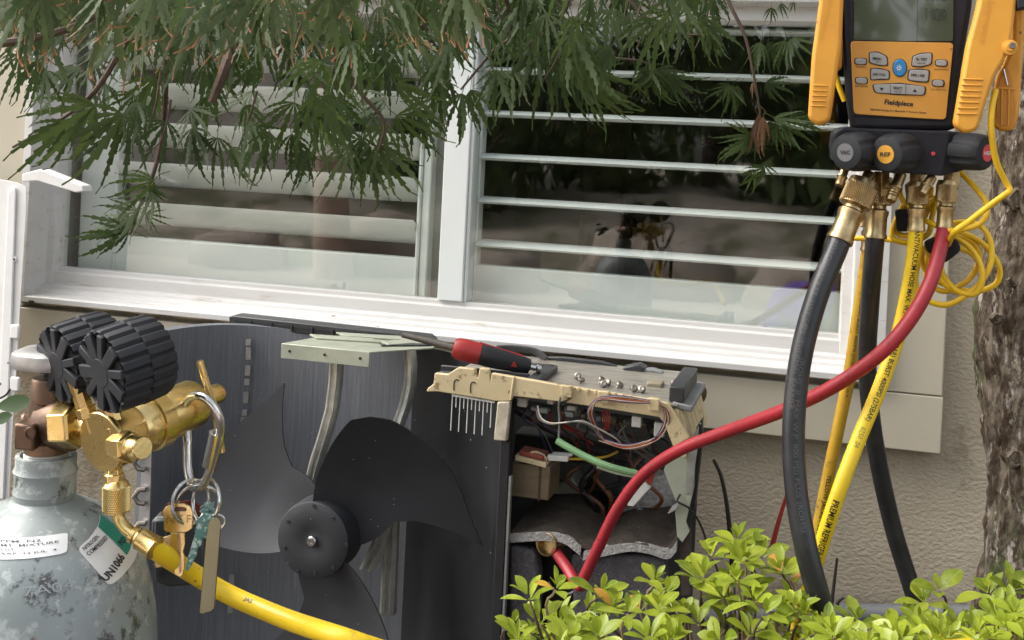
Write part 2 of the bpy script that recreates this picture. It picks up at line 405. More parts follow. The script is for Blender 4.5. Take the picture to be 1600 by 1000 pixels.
# ------------------------------------------------------------------ house wall with the window opening
YG = .035                                    # glass plane
gl = W(95, 422, YG); gr = W(1310, 522, YG)
xgl, xgr, zg = gl.x, gr.x, (gl.z + gr.z) / 2
zgt = W(1215, 40, YG).z
fr_l = W(38, 470, -.02).x; xfr = W(1386, 470, -.02).x
zfb = (W(1300, 587, -.045).z + W(200, 492, -.045).z) / 2
zft = zgt + .11
xcr = W(1475, 600, -.03).x
zcb = (W(1100, 668, -.03).z + W(1465, 711, -.03).z) / 2
zseam = W(1430, 617, -.03).z
house = thing('house', 'beige stucco house wall with a wide white framed window', 'house', (0, 0, 0))
w = MB()
w.box((-7, 0, -.1), (fr_l + .01, .16, 4.2)); w.box((xfr - .01, 0, -.1), (6, .16, 4.2))
w.box((fr_l + .01, 0, -.1), (xfr - .01, .16, zfb + .01)); w.box((fr_l + .01, 0, zft - .01), (xfr - .01, .16, 4.2))
w.build('stucco_wall', m_stucco, house, smooth=0)
# cream casing boards
def cbox(name, lo, hi, m=m_casing, par=house, bev=.002):
    b = MB(); b.box(lo, hi); return b.build(name, m, par, bevel=bev)
cbox('casing_board', (fr_l - .10, -.030, zcb), (xcr, -.002, zseam))
cbox('casing_board', (xfr - .004, -.029, zseam + .0015), (xcr - .001, -.002, zft + .10))
cbox('casing_board', (fr_l - .10, -.029, zseam + .0015), (fr_l + .004, -.002, zft + .10))
cbox('casing_board', (fr_l + .0055, -.029, zft), (xfr - .0055, -.002, zft + .10))
# vinyl frame: extruded profile along the bottom, jambs and head
win = MB()
zn = (W(700, 531, -.045).z + W(200, 470, -.045).z + W(1200, 578, -.045).z) / 3      # top of the nose
prof = [(-.045, zfb), (-.045, zn), (-.040, zn + .003), (-.018, zn + .006), (-.016, zn + .012), (.000, zn + .014), (.002, zn + .021), (.016, zn + .023), (.018, zg - .006), (.026, zg - .004), (.027, zg + .004), (YG + .02, zg + .004), (YG + .02, zfb)]
win.prism([(xl, y, z) for (y, z) in prof for xl in (fr_l,)], (xfr - fr_l, 0, 0))
sill = win.build('window', m_vinyl, house, smooth=0, bevel=.0012)
ptag(sill, 'white vinyl window frame with a stepped sill')
def jamb(x0, x1, side):
    b = MB(); zt = zft
    s = 1 if side == 'l' else -1
    pr = [(x0, -.045), (x0 + s * .018, -.045), (x0 + s * .022, -.020), (x1 - s * .020, -.016), (x1 - s * .018, .010), (x1 - s * .003, .014), (x1, YG - .006), (x1, YG + .02), (x0, YG + .02)]
    b.prism([(x, y, zn + .0005) for x, y in pr], (0, 0, zt - zn))
    return b.build('jamb', m_vinyl, sill, smooth=0, bevel=.001)
jamb(fr_l + .0005, xgl, 'l'); jamb(xfr - .0005, xgr, 'r')
b = MB()
pr = [(-.0455, zft + .001), (-.0455, zgt + .075), (-.02, zgt + .07), (-.018, zgt + .035), (.012, zgt + .030), (.014, zgt + .006), (YG - .006, zgt), (YG + .021, zgt), (YG + .021, zft + .001)]
b.prism([(fr_l - .0005, y, z) for y, z in pr], (xfr - fr_l + .001, 0, 0))
b.build('head', m_vinyl, sill, smooth=0, bevel=.001)
# meeting stile between the two panes
xm0 = W(688, 440, YG).x; xm1 = W(727, 440, YG).x
b = MB(); b.box((xm0, .020, zg + .0045), (xm1, YG + .030, zgt + .002)); b.build('meeting_stile', m_sash, sill, bevel=.002)
b = MB(); b.box((xm1 + .0005, .026, zg + .0045), (xm1 + .006, YG + .028, zgt + .001)); b.build('gasket', m_sash, sill, bevel=.001)
# weep hole and caulk line
b = MB(); c = W(49, 471, -.046); b.obox(c, (.006, 0, 0), (0, .001, 0), (0, 0, .0018)); b.build('weep_hole', m_ink, sill)
b = MB(); pts = [(fr_l + (xfr - fr_l) * k / 60, -.032 - .0025 * random.random(), zfb - .001 + .0015 * math.sin(k * 1.7)) for k in range(61)]
b.tube(pts, .003, 6); b.build('caulk_bead', m_caulk, sill)
# panes of glass
for x0, x1 in ((xgl - .004, xm0 - .001), (xm1 + .001, xgr + .004)):
    yy = YG if x0 > xm0 else YG + .008
    b = MB(); b.add([(x0, yy, zg + .0045), (x1, yy, zg + .0045), (x1, yy, zgt + .004), (x0, yy, zgt + .004)], [(0, 1, 2, 3)])
    b.build('glass_pane', m_glass, sill, smooth=0)

# dark room behind
rm = MB()
x0, x1, y0, y1, z0, z1 = -2.9, 1.6, .17, 3.4, -.1, 2.5
rm.add([(x0, y0, z0), (x1, y0, z0), (x1, y1, z0), (x0, y1, z0), (x0, y0, z1), (x1, y0, z1), (x1, y1, z1), (x0, y1, z1)],
       [(0, 1, 2, 3), (4, 7, 6, 5), (1, 5, 6, 2), (2, 6, 7, 3), (3, 7, 4, 0)])
rm.build('room_shell', m_room, house, smooth=0)
# framed dark screen on the far wall and a tan door casing in the room
b = MB(); a = W(985, 222, 2.6); c = W(1290, 60, 2.6); b.box((a.x, 2.6, a.z), (c.x, 2.64, c.z)); tvw = b.build('television', m_roomdark, bevel=.01)
tag(tvw, 'black flat television dimly seen inside the room behind the right pane', 'television')
b = MB(); a = W(900, 470, 2.2); c = W(985, 50, 2.2); b.box((a.x, 2.2, 0), (c.x, 2.3, 2.2))
tag(b.build('bookcase', mat('brown wood', (.16, .10, .06), .6), bevel=.005), 'tall brown cabinet dimly seen inside the room', 'cabinet')

# plantation shutters
def shutter(label, xa, xb, y, zs, tilt, depth, zrail, stl, thick=.0135, str_=None):
    """zs: heights of the slat centres"""
    t = thing('plantation_shutter', label, 'shutter', ((xa + xb) / 2, y, zg - .03))
    str_ = str_ or stl
    def pb(n, lo, hi, bev=.003):
        b = MB(); b.box(lo, hi); return b.build(n, m_shut, t, bevel=bev)
    zb, zt = zg - .05, zgt + .08
    pb('bottom_rail', (xa + stl + .001, y - .014, zb), (xb - str_ - .001, y + .014, zrail))
    pb('top_rail', (xa + stl + .001, y - .014, zs[-1] + .055), (xb - str_ - .001, y + .014, zt))
    pb('stile', (xa, y - .015, zb - .001), (xa + stl, y + .015, zt + .001)); pb('stile', (xb - str_, y - .015, zb - .001), (xb, y + .015, zt + .001))
    pb('stop_bead', (xa + stl + .0005, y - .020, zb), (xa + stl + .008, y + .012, zt)); pb('stop_bead', (xb - str_ - .008, y - .020, zb), (xb - str_ - .0005, y + .012, zt))
    for z in zs:
        b = MB(); c, s_ = math.cos(tilt), math.sin(tilt); pr = []
        for k in range(14):
            a = 2 * math.pi * k / 14
            u, v = depth / 2 * math.cos(a), thick / 2 * math.sin(a) * (1 if abs(math.cos(a)) < .99 else .6)
            pr.append((xa + stl + .010, y + u * c - v * s_, z + u * s_ + v * c))
        b.prism(pr, (xb - xa - stl - str_ - .020, 0, 0))
        b.build('slat', m_shut, t, smooth=50)
    return t
ys = .085
zrow = [W(900, q, ys - .03).z for q in (392, 324, 253, 180, 112)]
dz = (zrow[4] - zrow[0]) / 4
zs = [zrow[0] + dz * k for k in range(7)]
shutter('white plantation shutter with level slats behind the right pane', W(716, 440, ys).x, xgr + .10, ys, zs, rad(3), .068, W(900, 424, ys).z, W(741, 440, ys).x - W(716, 440, ys).x)
ys2 = .105
z0s = (W(420, 348, ys2 - .02).z)
shutter('white plantation shutter with tilted slats behind the left pane', W(128, 400, ys2).x, W(670, 440, ys2).x, ys2, [z0s + dz * k for k in range(7)], rad(-36), .089, W(500, 391, ys2).z, W(182, 400, ys2).x - W(128, 400, ys2).x, str_=W(670, 440, ys2).x - W(657, 440, ys2).x)
b = MB(); b.box((W(672, 440, .13).x, .118, zg - .05), (W(716, 440, .13).x, .135, zgt + .08)); b.build('glare_strip', mat('grey beige glare', (.36, .35, .32), .7), house)  # grey strip standing in for the reflected glare beside the meeting stile

# ------------------------------------------------------------------ removed cabinet panel leaning at the left edge
YP = -.13
pan = thing('cabinet_panel', 'white powder coated sheet metal panel standing against the wall at far left', 'metal panel', W(10, 990, YP))
b = MB(); b.prism([W(x, y, YP) for x, y in ((-160, 250), (26, 285), (41, 292), (41, 330), (20, 660), (14, 782), (6, 1180), (-170, 1180))], (0, .0015, 0)); b.build('sheet', m_paint_w, pan, bevel=.0007)
b = MB(); b.prism([W(x, y, YP - .006) for x, y in ((12, 300), (24, 292), (17, 520), (5, 780), (-8, 780), (2, 520))], (0, .005, 0)); b.build('rib', m_paint_w, pan, bevel=.002)
b = MB(); b.prism([W(x, y, YP - .002) for x, y in ((34, 272), (62, 264), (128, 290), (130, 299), (118, 301), (58, 283), (34, 284))], (0, .03, 0)); b.build('hook_flange', m_paint_w, pan, bevel=.002)
for px, py in ((13, 567), (22, 405)):
    b = MB(); b.lathe(W(px, py, YP - .001), (0, -1, 0), [(.007, 0), (.0068, .002), (.005, .0035), (.003, .0037)], 16); b.build('screw_boss', m_paint_w, pan)
    b = MB(); b.lathe(W(px, py, YP - .0052), (0, -1, 0), [(.0018, 0), (.0018, .001)], 10); b.build('screw_hole', m_ink, pan)
for py in (518, 600):
    b = MB(); c = W(24, py, YP - .003); b.obox(c, (.010, 0, 0), (0, .004, 0), (0, 0, .014)); b.build('louvre_tab', m_paint_w, pan, bevel=.003)

# ------------------------------------------------------------------ the garden opposite (seen in the glass)
def blob_tree(name, label, x, y, h, rx, seed, m, trunk_r=.09, base=.8, n=1700, ls=.16):
    rnd = random.Random(seed)
    t = thing(name, label, 'tree', (x, y, 0), 'trees in the garden opposite the window')
    b = MB(); b.tube([(x, y, -.05), (x + .06, y, h * .3), (x - .05, y + .05, h * .6), (x, y, h * .85)], [trunk_r, trunk_r * .8, trunk_r * .55, trunk_r * .2], 10); b.build('trunk', m_bark, t)
    b = MB()
    cl = [(x + rnd.uniform(-rx, rx) * .8, y + rnd.uniform(-rx, rx) * .5, base + rnd.random() * (h - base), rnd.uniform(.25, .5) * rx) for _ in range(26)]
    for k in range(n):
        cx, cy, cz, cr = rnd.choice(cl)
        d = Vector((rnd.gauss(0, 1), rnd.gauss(0, 1), rnd.gauss(0, 1))).normalized() * cr * rnd.random() ** .4
        p = V(cx, cy, cz) + d
        if p.z < .1: continue
        a, u, v = basis((rnd.gauss(0, 1), rnd.gauss(0, 1), rnd.gauss(0, 1) + .6)); s_ = ls * rnd.uniform(.6, 1.2)
        b.add([p - u * s_, p + v * s_ * .4, p + u * s_, p - v * s_ * .4], [(0, 1, 2, 3)])
    b.build('crown', m, t, smooth=0, recalc=False)
m_gtree = leafmat('garden leaf', (.07, .11, .035), (.17, .22, .08), trans=.35)
tl_ = ('at the left end', 'second from the left', 'third from the left', 'third from the right', 'second from the right', 'at the right end')
for k, (x, y, h, rx) in enumerate(((-5.6, -8.2, 3.6, 1.5), (-3.2, -7.9, 4.2, 1.4), (-1.1, -8.4, 3.8, 1.4), (.9, -7.8, 4.4, 1.4), (3.0, -8.1, 3.8, 1.5), (5.2, -8.6, 4.0, 1.6))):
    blob_tree('garden_tree', 'leafy green tree %s of the garden row mirrored in the window' % tl_[k], x, y, h, rx, 40 + k, m_gtree, base=.5)
m_rock = mat('tan rock', (.54, .48, .41), .9, c2=(.30, .24, .18), scale=5, bump=.8, bscale=22, bdist=.03)
bank = MB(); NB = 50
for i in range(NB + 1):
    for j in range(NB + 1):
        x = -9 + 18 * i / NB; y = -6.0 - 6 * j / NB
        bank.v.append(V(x, y, .03 + .55 * min(1, j / 14) + .30 * (j / NB) + .16 * noise.noise(V(x * 1.3, y * 1.3, 4)))); bank.a.append(0)
bank.f = [[i * (NB + 1) + j, (i + 1) * (NB + 1) + j, (i + 1) * (NB + 1) + j + 1, i * (NB + 1) + j + 1] for i in range(NB) for j in range(NB)]
tag(bank.build('garden_bank', mat('dry bank', (.46, .40, .33), .95, c2=(.16, .16, .09), scale=2.2, lo=.42, hi=.6, bump=.6, bscale=20, bdist=.03), smooth=180), kind='structure')
rnd = random.Random(5)
for k, (x, y, s_) in enumerate(((-4.3, -5.8, .30), (-3.3, -6.1, .42), (-2.2, -5.7, .26), (-1.2, -6.2, .45), (-.1, -5.9, .33), (.9, -6.2, .40), (2.0, -5.9, .30), (3.1, -6.1, .38))):
    c = V(x, y, s_ * .35); b = MB(); prof_r = 14; rings = []
    for j in range(10):
        t = math.pi * (j + .35) / 9.7
        rings.append([c + (lambda d: V(d.x * s_ * 1.3, d.y * s_, d.z * s_ * .75) * (1 + .35 * noise.noise(d * 1.7 + V(k * 3.1, 0, 0))))(V(math.sin(t) * math.cos(a), math.sin(t) * math.sin(a), -math.cos(t))) for a in [2 * math.pi * q / prof_r for q in range(prof_r)]])
    b.loft(rings); tag(b.build('boulder', m_rock, smooth=60), 'tan boulder %s, mirrored in the glass' % ('at the left end of the garden row', 'second from the left in the garden row', 'small, third from the left in the garden row', 'largest in the garden row', 'just right of the largest in the garden row', 'third from the right in the garden row', 'second from the right in the garden row', 'at the right end of the garden row')[k], 'boulder', 'boulders along the garden bank')
# added purple mound, stand-in for a sleeve reflection, mirrored in the lower right corner of the right pane
vj = W(1275, 500, YG + 2.9); cj = V(vj.x, 2 * YG - vj.y, 0)
b = MB(); ztj = vj.z + .16
b.lathe(cj, ZUP, [(.24, .02), (.22, ztj * .35), (.20, ztj * .65), (.17, ztj * .88), (.10, ztj * .98), (.02, ztj)], 40, mod=lambda k, j: 1 + (.10 * math.sin(k * 1.26) + .05 * math.sin(k * .47 + j)) * (1 - j * .12))
tag(b.build('purple_standin', mat('purple cloth', (.20, .12, .48), .85, c2=(.14, .08, .36), scale=14), smooth=60), 'purple mound added on the patio for its reflection in the lower right of the glass', 'purple_standin')

# unseen pale wall added far left to mirror the light haze in the left pane
vx0 = W(610, 350, YG + 7.4).x; vx1 = W(515, 350, YG + 5.6).x
nw = thing('haze_wall', 'pale wall added to mirror a light haze in the left pane', 'wall', (vx0 - 2.5, -7.35, 0))
m_pale = mat('pale render', (.74, .70, .64), .85, c2=(.60, .55, .49), scale=3)
b = MB(); b.box((vx0 - 6.5, -7.5, 0), (vx0, -7.3, 1.7)); b.build('panel', m_pale, nw, bevel=.01)
b = MB(); b.box((vx0 - 6.55, -7.55, 1.7005), (vx0 + .05, -7.25, 1.78)); b.build('coping', m_pale, nw, bevel=.01)
b = MB(); b.tube([(vx1 + .05, -5.55, 0), (vx1, -5.55, .6), (vx1 - .03, -5.5, 1.3), (vx1 + .1, -5.6, 2.2)], [.15, .125, .12, .09], 14); tag(b.build('bare_trunk', mat('pale smooth bark', (.60, .45, .36), .8, c2=(.45, .33, .26), scale=8)), 'pale pinkish bare trunk mirrored in the left pane', 'tree trunk')

# ================================================================== outdoor air-conditioner unit (cover removed)
unit = thing('condenser_unit', 'opened outdoor air conditioner unit with exposed fan, coil and wiring under the window', 'air conditioner', (-.55, -.25, 0))
UX = lambda px, py, y: W(px, py, y).x
# --- coil: L-shaped fin pack with a rounded corner
YB = -.125
pA = W(241, 530, -.33); pB = W(300, 512, -.20)
top_l = [(242, 521, -.335), (262, 513, -.300), (300, 508, -.240), (340, 506, -.190), (380, 508, -.155), (430, 513, -.135), (500, 522, -.125), (580, 532, -.125), (665, 543, -.125)]
top = spline([W(x, y, d) for x, y, d in top_l], 6)
zc = sum(p.z for p in top) / len(top)
top = [V(p.x, p.y, zc + .6 * (p.z - zc)) for p in top]
b = MB(); nrm = []
for i, p in enumerate(top):
    t = (top[min(i + 1, len(top) - 1)] - top[max(i - 1, 0)]); t.z = 0; t.normalize()
    nrm.append(V(-t.y, t.x, 0))
rings = []
for i, p in enumerate(top):
    n = nrm[i]
    rings.append([p, p + n * .022, V(p.x, p.y, .05) + n * .022, V(p.x, p.y, .05)])
b.loft(rings, True, True)
coil = b.build('coil', m_coil, unit, smooth=30)
ptag(coil, 'dark dusty finned coil curving round the back and left side')
# horizontal tube rows showing as faint ridges
for k in range(23):
    z = .07 + k * .025
    if z > zc - .03: continue
    b = MB(); b.tube([V(p.x, p.y, z) - nrm[i] * (-.0008) for i, p in enumerate(top)], .0010, 6, caps=False); b.build('tube_row', m_coil, coil)
# end plate with return bends
b = MB(); b.prism([W(x, y, -.338) for x, y in ((247, 512), (253, 514), (246, 540), (240, 540))], (0, .004, 0)); b.build('end_plate', m_foil, coil); b = MB(); b.prism([W(x, y, -.338) for x, y in ((222, 715), (237, 700), (233, 830), (214, 845))], (0, .004, 0))
b.build('end_plate', m_foil, coil)
for py in (530, 722, 775, 828):
    c = W(222, py, -.342); b = MB()
    b.tube([c + V(.006, 0, .012), c + V(-.004, -.004, .011), c + V(-.010, -.008, 0), c + V(-.004, -.004, -.011), c + V(.006, 0, -.012)], .0045, 8); b.build('return_bend', m_steeld, coil)
# ladder of bare metal strips on the fins
segs = [(388, 530, 540), (388, 542, 562), (387, 571, 587), (386, 592, 602), (384, 612, 630), (382, 640, 650), (380, 652, 668), (362, 898, 915), (360, 938, 958)]
for x, a, c in segs:
    b = MB(); yy = min(top, key=lambda p: abs((lambda v: 800 + FPX * v.dot(R) / v.dot(F))(p - CAMLOC) - x)).y - .005
    b.prism([W(x - 4, a, yy), W(x + 4, a, yy), W(x + 3.5, c, yy), W(x - 4.5, c, yy)], (0, .003, 0)); b.build('spacer_clip', m_foil, coil)
# --- black plastic strip on top of the coil
YS = -.105
st = MB(); st.pprism([(357, 495), (363, 493), (664, 526), (672, 532), (672, 544), (359, 509)], YS - .025, .04)
strip = st.build('top_strip', m_blackp, unit, bevel=.002)
b = MB(); b.pprism([(366, 500), (662, 534), (662, 538), (366, 504)], YS - .0256, .001); b.build('slot', m_ink, strip)
for k in range(9):
    x = 390 + k * 32; y = 499 + (x - 360) * .110
    b = MB(); b.pprism([(x, y - 1), (x + 2.2, y - 1), (x + 2.2, y + 8), (x, y + 8)], YS - .028, .004); b.build('divider', m_blackp, strip)
# --- cabinet rear and base
b = MB(); xl = pA.x - .01; xr = UX(1092, 640, -.12)
b.box((xl, -.36, .025), (xr, -.085, .045)); b.build('base_pan', m_galv, unit, bevel=.004)
for x in (xl + .1, xr - .1):
    b = MB(); b.box((x - .025, -.38, 0), (x + .025, -.07, .0245)); b.build('foot', m_rub, unit, bevel=.004)
# --- fan
YF = -.385
hc = W(488, 845, YF)
S_ = (hc - CAMLOC).dot(F) / FPX          # metres per pixel at the fan
def lerp(a, b, t): return a + (b - a) * t
def tab(t, pts):
    for (a, va), (c, vc) in zip(pts, pts[1:]):
        if t <= c: return lerp(va, vc, (t - a) / (c - a))
    return pts[-1][1]
fan = b = MB()
b.lathe(hc + V(0, .055, 0), (0, -1, 0), [(62 * S_, 0), (61.5 * S_, .045), (60 * S_, .0535), (58 * S_, .055), (20 * S_, .0545), (17 * S_, .0535), (8 * S_, .0535)], 64)
hub = b.build('fan', m_fan, unit, smooth=40)
ptag(hub, 'round black fan hub')
LEAD = [(62, -4), (125, 5.5), (203, 16), (228, 21.5)]
TRAIL = [(62, 102), (90, 88), (115, 76), (150, 77), (200, 83), (262, 90)]
NR, NA = 16, 22
def blade(rot, k_=1.0):
    g0, g1 = [], []
    for i in range(NR + 1):
        for j in range(NA + 1):
            t = j / NA; rmax = tab(t, [(0, 206), (.04, 222), (.12, 232), (.5, 238), (.8, 238), (.92, 244), (1, 256)])
            r = lerp(57, rmax * k_, i / NR)
            a = rad(lerp(tab(r, LEAD), tab(r, TRAIL), t) + rot)
            off = lerp(-.030, .055, t) * (.45 + .55 * (r - 57) / 200) + .018 + .014 * math.sin(math.pi * t)
            p = hc + V(math.sin(a) * r * S_, off, math.cos(a) * r * S_)
            g0.append(p); g1.append(p + V(0, .0032, 0))
    m = NA + 1; n = len(g0); fs = []
    for i in range(NR):
        for j in range(NA):
            q = (i * m + j, i * m + j + 1, (i + 1) * m + j + 1, (i + 1) * m + j)
            fs += [q, tuple(n + k for k in q[::-1])]
    rim = [j for j in range(m)] + [i * m + NA for i in range(1, NR + 1)] + [NR * m + j for j in range(NA - 1, -1, -1)] + [i * m for i in range(NR - 1, 0, -1)]
    for k in range(len(rim)):
        a, c = rim[k], rim[(k + 1) % len(rim)]; fs.append((a, c, c + n, a + n))
    bb = MB(); bb.add(g0 + g1, fs); return bb.build('blade', m_fan, hub, smooth=50)
for rot, k_ in ((0, 1), (-111, .95), (120, 1)): blade(rot, k_)
b = MB(); b.lathe(hc + V(0, 0, 0), (0, -1, 0), [(8 * S_, -.001), (8 * S_, .004), (6.5 * S_, .006), (3, .006) if 0 else (3 * S_, .006), (2.5 * S_, .004)], 20); b.build('centre_bolt', m_steel, hub)
for ang, rr in ((0, 55), (40, 52), (88, 58), (134, 52), (172, 50), (203, 55), (250, 50), (300, 50)):
    a = rad(ang); c = hc + V(math.sin(a) * rr * S_, -.0002, math.cos(a) * rr * S_)
    b = MB(); b.lathe(c, (0, -1, 0), [(3.0 * S_, 0), (2.6 * S_, .0016), (1.2 * S_, .0016), (1.0 * S_, .0006)], 10); b.build('hub_pip', m_blackp, hub)
# --- motor and its cast bracket
b = MB(); b.lathe(hc + V(0, .19, 0), (0, -1, 0), [(.02, 0), (.048, .004), (.05, .02), (.05, .10), (.046, .112), (.012, .114), (.006, .13)], 32); mot = b.build('motor', m_black, unit)
def strut(pts, w0=11, th=.012):
    b = MB(); rings = []
    for x, y, d in pts:
        c = W(x, y, d); s_ = 1.0 / (FPX / ((c - CAMLOC).dot(F)))
        h = w0 * s_
        rings.append([c + V(-h, 0, 0), c + V(-h * .55, -th * .5, 0), c + V(-h * .3, -th * .1, 0), c + V(h * .3, -th * .1, 0), c + V(h * .55, -th * .5, 0), c + V(h, 0, 0), c + V(h, th, 0), c + V(-h, th, 0)])
    b.loft(rings); return b.build('bracket_arm', m_alum, unit, smooth=40)
strut([(524, 566, -.245), (522, 600, -.245), (517, 640, -.246), (506, 680, -.25), (493, 720, -.255), (485, 752, -.26), (482, 778, -.262)], 10)
strut([(637, 540, -.215), (640, 570, -.216), (639, 600, -.22), (632, 632, -.225), (622, 660, -.235), (600, 720, -.25)], 9)
strut([(477, 895, -.25), (484, 930, -.25), (487, 975, -.25)], 10); strut([(606, 800, -.25), (592, 850, -.25), (572, 890, -.25)], 12)
strut([(610, 800, -.235), (608, 860, -.235), (604, 960, -.235)], 12)
# bracket plate on top
b = MB()
zpl = W(510, 530, -.30).z
lipT = [(441, 532), (578, 557)]
a0, a1 = W(441, 533, -.305), W(578, 558, -.305)
zz = (a0.z + a1.z) / 2
bk0, bk1 = UX(523, 527, -.16), UX(664, 547, -.16)
outline = [(a0.x, -.305), (a1.x, -.305), (a1.x + .075, -.215), (a1.x + .070, -.150), (a0.x + .16, -.128), (a0.x + .075, -.150), (a0.x + .020, -.235)]
b.prism([(x, y, zz) for x, y in outline], (0, 0, .0025))
pl = b.build('mounting_plate', m_zinc, unit, bevel=.0006)
b = MB(); b.box((a0.x, -.3075, zz - .022), (a1.x, -.3055, zz + .0024)); lip = b.build('front_lip', m_zinc, pl, bevel=.0008)
for t in (.1, .5, .9):
    b = MB(); b.lathe((lerp(a0.x, a1.x, t), -.3078, zz - .009), (0, -1, 0), [(.0024, 0), (.0024, .0008)], 10); b.build('hole', m_ink, pl)
for k, (u0, v0, u1, v1) in enumerate(((.02, -.240, .13, -.205), (.05, -.195, .15, -.165), (.15, -.25, .185, -.175))):
    b = MB(); b.obox((a0.x + (u0 + u1) / 2, (v0 + v1) / 2, zz + .0045), ((u1 - u0) / 2, (v1 - v0) * .25, 0), (-.012, .012, 0), (0, 0, .0018)); b.build('pressed_rib', m_zinc, pl, bevel=.001)
b = MB(); b.obox((a1.x + .03, -.222, zz + .004), (.035, .024, 0), (-.004, .006, 0), (0, 0, .0012)); b.build('edge_flange', m_blackp, pl)

# --- partition between the fan and the compressor side
xb = UX(640, 700, -.13); xm = UX(720, 700, -.22); xf = UX(786, 800, -.40)
zpt = W(800, 640, -.3).z
b = MB()
path = spline([V(xb, -.128, 0), V(xb + .07, -.15, 0), V(xm + .03, -.24, 0), V(xf - .006, -.36, 0), V(xf, -.402, 0)], 6)
rings = []
for p in path: rings.append([V(p.x, p.y, .05), V(p.x, p.y, zc - .012), V(p.x + .003, p.y, zc - .012), V(p.x + .003, p.y, .05)])
b.loft(rings); part = b.build('partition', m_black, unit, smooth=30); ptag(part, 'black sheet partition beside the fan')
zpf = W(790, 690, -.41).z
b = MB(); b.box((xf - .006, -.412, .05), (xf + .008, -.4035, zpf)); b.build('front_flange', m_black, part, bevel=.001)
b = MB(); b.box((xf + .0085, -.4105, .05), (xf + .0125, -.400, zpf - .05)); b.build('flange_edge', m_galv, part, bevel=.0008)

# --- compressor compartment
xR = UX(1082, 740, -.40); xRb = UX(1092, 700, -.12)
b = MB(); b.box((xb + .01, -.112, .05), (xRb, -.108, zc - .03)); b.build('rear_panel', m_cavity, unit)
# bits of grey ducting deep inside
b = MB(); c = W(900, 700, -.18); b.box((c.x - .10, -.2, c.z - .02), (c.x + .12, -.15, c.z + .02)); b.build('inner_bracket', m_cavity, unit, bevel=.004)
b = MB(); c = W(880, 780, -.2); b.obox(c, (.03, 0, .03), (0, .03, 0), (-.012, 0, .018)); b.build('inner_bracket', m_zinc, unit, bevel=.003)
b = MB(); b.pprism([(955, 740), (965, 738), (967, 800), (957, 802)], -.25, .01); b.build('inner_post', m_blackp, unit)
b = MB(); b.lathe(W(1005, 800, -.2), (0, 0, 1), [(.05, -.06), (.055, 0), (.05, .04), (.03, .065)], 24); b.build('accumulator', m_foam, unit)
b = MB(); b.lathe(W(915, 830, -.2), (0, 0, 1), [(.045, -.08), (.05, 0), (.046, .05), (.02, .07)], 28); b.build('compressor_dome', m_black, unit)
# felt blanket: shelf, front flaps and foam edge
def sheet(nm, ptsF, y0, y1, th, m, sub=10, wob=.004, seed=1):
    """wavy shelf: front edge pixels on y0, going back to y1"""
    rnd = random.Random(seed)
    fr = spline([W(x, y, y0) for x, y in ptsF], 5)
    b = MB(); tops = []
    for j in range(sub + 1):
        t = j / sub
        tops.append([V(p.x, lerp(y0, y1, t), p.z + t * .014 + wob * noise.noise(V(p.x * 22, t * 5, seed))) for p in fr])
    m_ = len(fr); vs = [p for r in tops for p in r] + [p - V(0, 0, th) for r in tops for p in r]; n = (sub + 1) * m_; fs = []
    for i in range(sub):
        for j in range(m_ - 1):
            q = (i * m_ + j, i * m_ + j + 1, (i + 1) * m_ + j + 1, (i + 1) * m_ + j); fs += [q, tuple(n + k for k in q[::-1])]
    for j in range(m_ - 1): fs += [(j, j + 1, n + j + 1, n + j)]
    b.add(vs, fs); return b.build(nm, m, unit, smooth=50)
blanket = sheet('sound_blanket', [(798, 832), (850, 829), (880, 833), (912, 853), (935, 858), (970, 848), (1010, 852), (1042, 860), (1060, 838)], -.395, -.15, .004, m_feltbr)
def strip_px(nm, up, dn, y, dep, m, par):
    b = MB(); A = spline([W(x, q, y) for x, q in up], 4); B = spline([W(x, q, y) for x, q in dn], 4); n = min(len(A), len(B))
    rings = [[A[i], A[i] + V(0, dep, 0), B[i] + V(0, dep, 0), B[i]] for i in range(n)]
    b.loft(rings); return b.build(nm, m, par, smooth=50)
strip_px('foam_edge', [(797, 834), (850, 831), (880, 835), (908, 853)], [(797, 848), (850, 845), (880, 849), (906, 868)], -.3965, .012, m_foam, blanket)
strip_px('foam_edge', [(912, 862), (950, 853), (985, 849), (1015, 854), (1044, 860), (1058, 845)], [(910, 876), (950, 868), (985, 862), (1015, 866), (1043, 874), (1057, 862)], -.3965, .012, m_foam, blanket)
def felt_px(nm, pts, y, dep, m=m_felt):
    b = MB(); b.pprism(pts, y, dep); return b.build(nm, m, blanket, bevel=.006)
felt_px('felt_flap', [(796, 852), (836, 862), (842, 900), (838, 1100), (794, 1100)], -.392, .03)
felt_px('felt_flap', [(891, 868), (940, 866), (1000, 868), (1042, 874), (1050, 1100), (900, 1100), (894, 920)], -.388, .03)
felt_px('felt_back', [(836, 850), (900, 850), (900, 1100), (834, 1100)], -.33, .02, m_black)
# service valve and its white ring
b = MB(); c = W(866, 859, -.400); ax = V(-.25, -.9, .1)
b.lathe(c + V(0, .05, 0), ax, [(.012, 0), (.012, .03), (.017, .032), (.017, .05), (.0155, .0505), (.0145, .049), (.013, .036), (.008, .036)], 28); b.build('service_valve', m_brassd, unit)
b = MB(); c = W(880, 905, -.36); b.tube([c + V(.024 * math.cos(t), 0, .022 * math.sin(t)) for t in [rad(a) for a in range(200, 345, 12)]], .0022, 8); b.build('clip_ring', m_galv, unit)
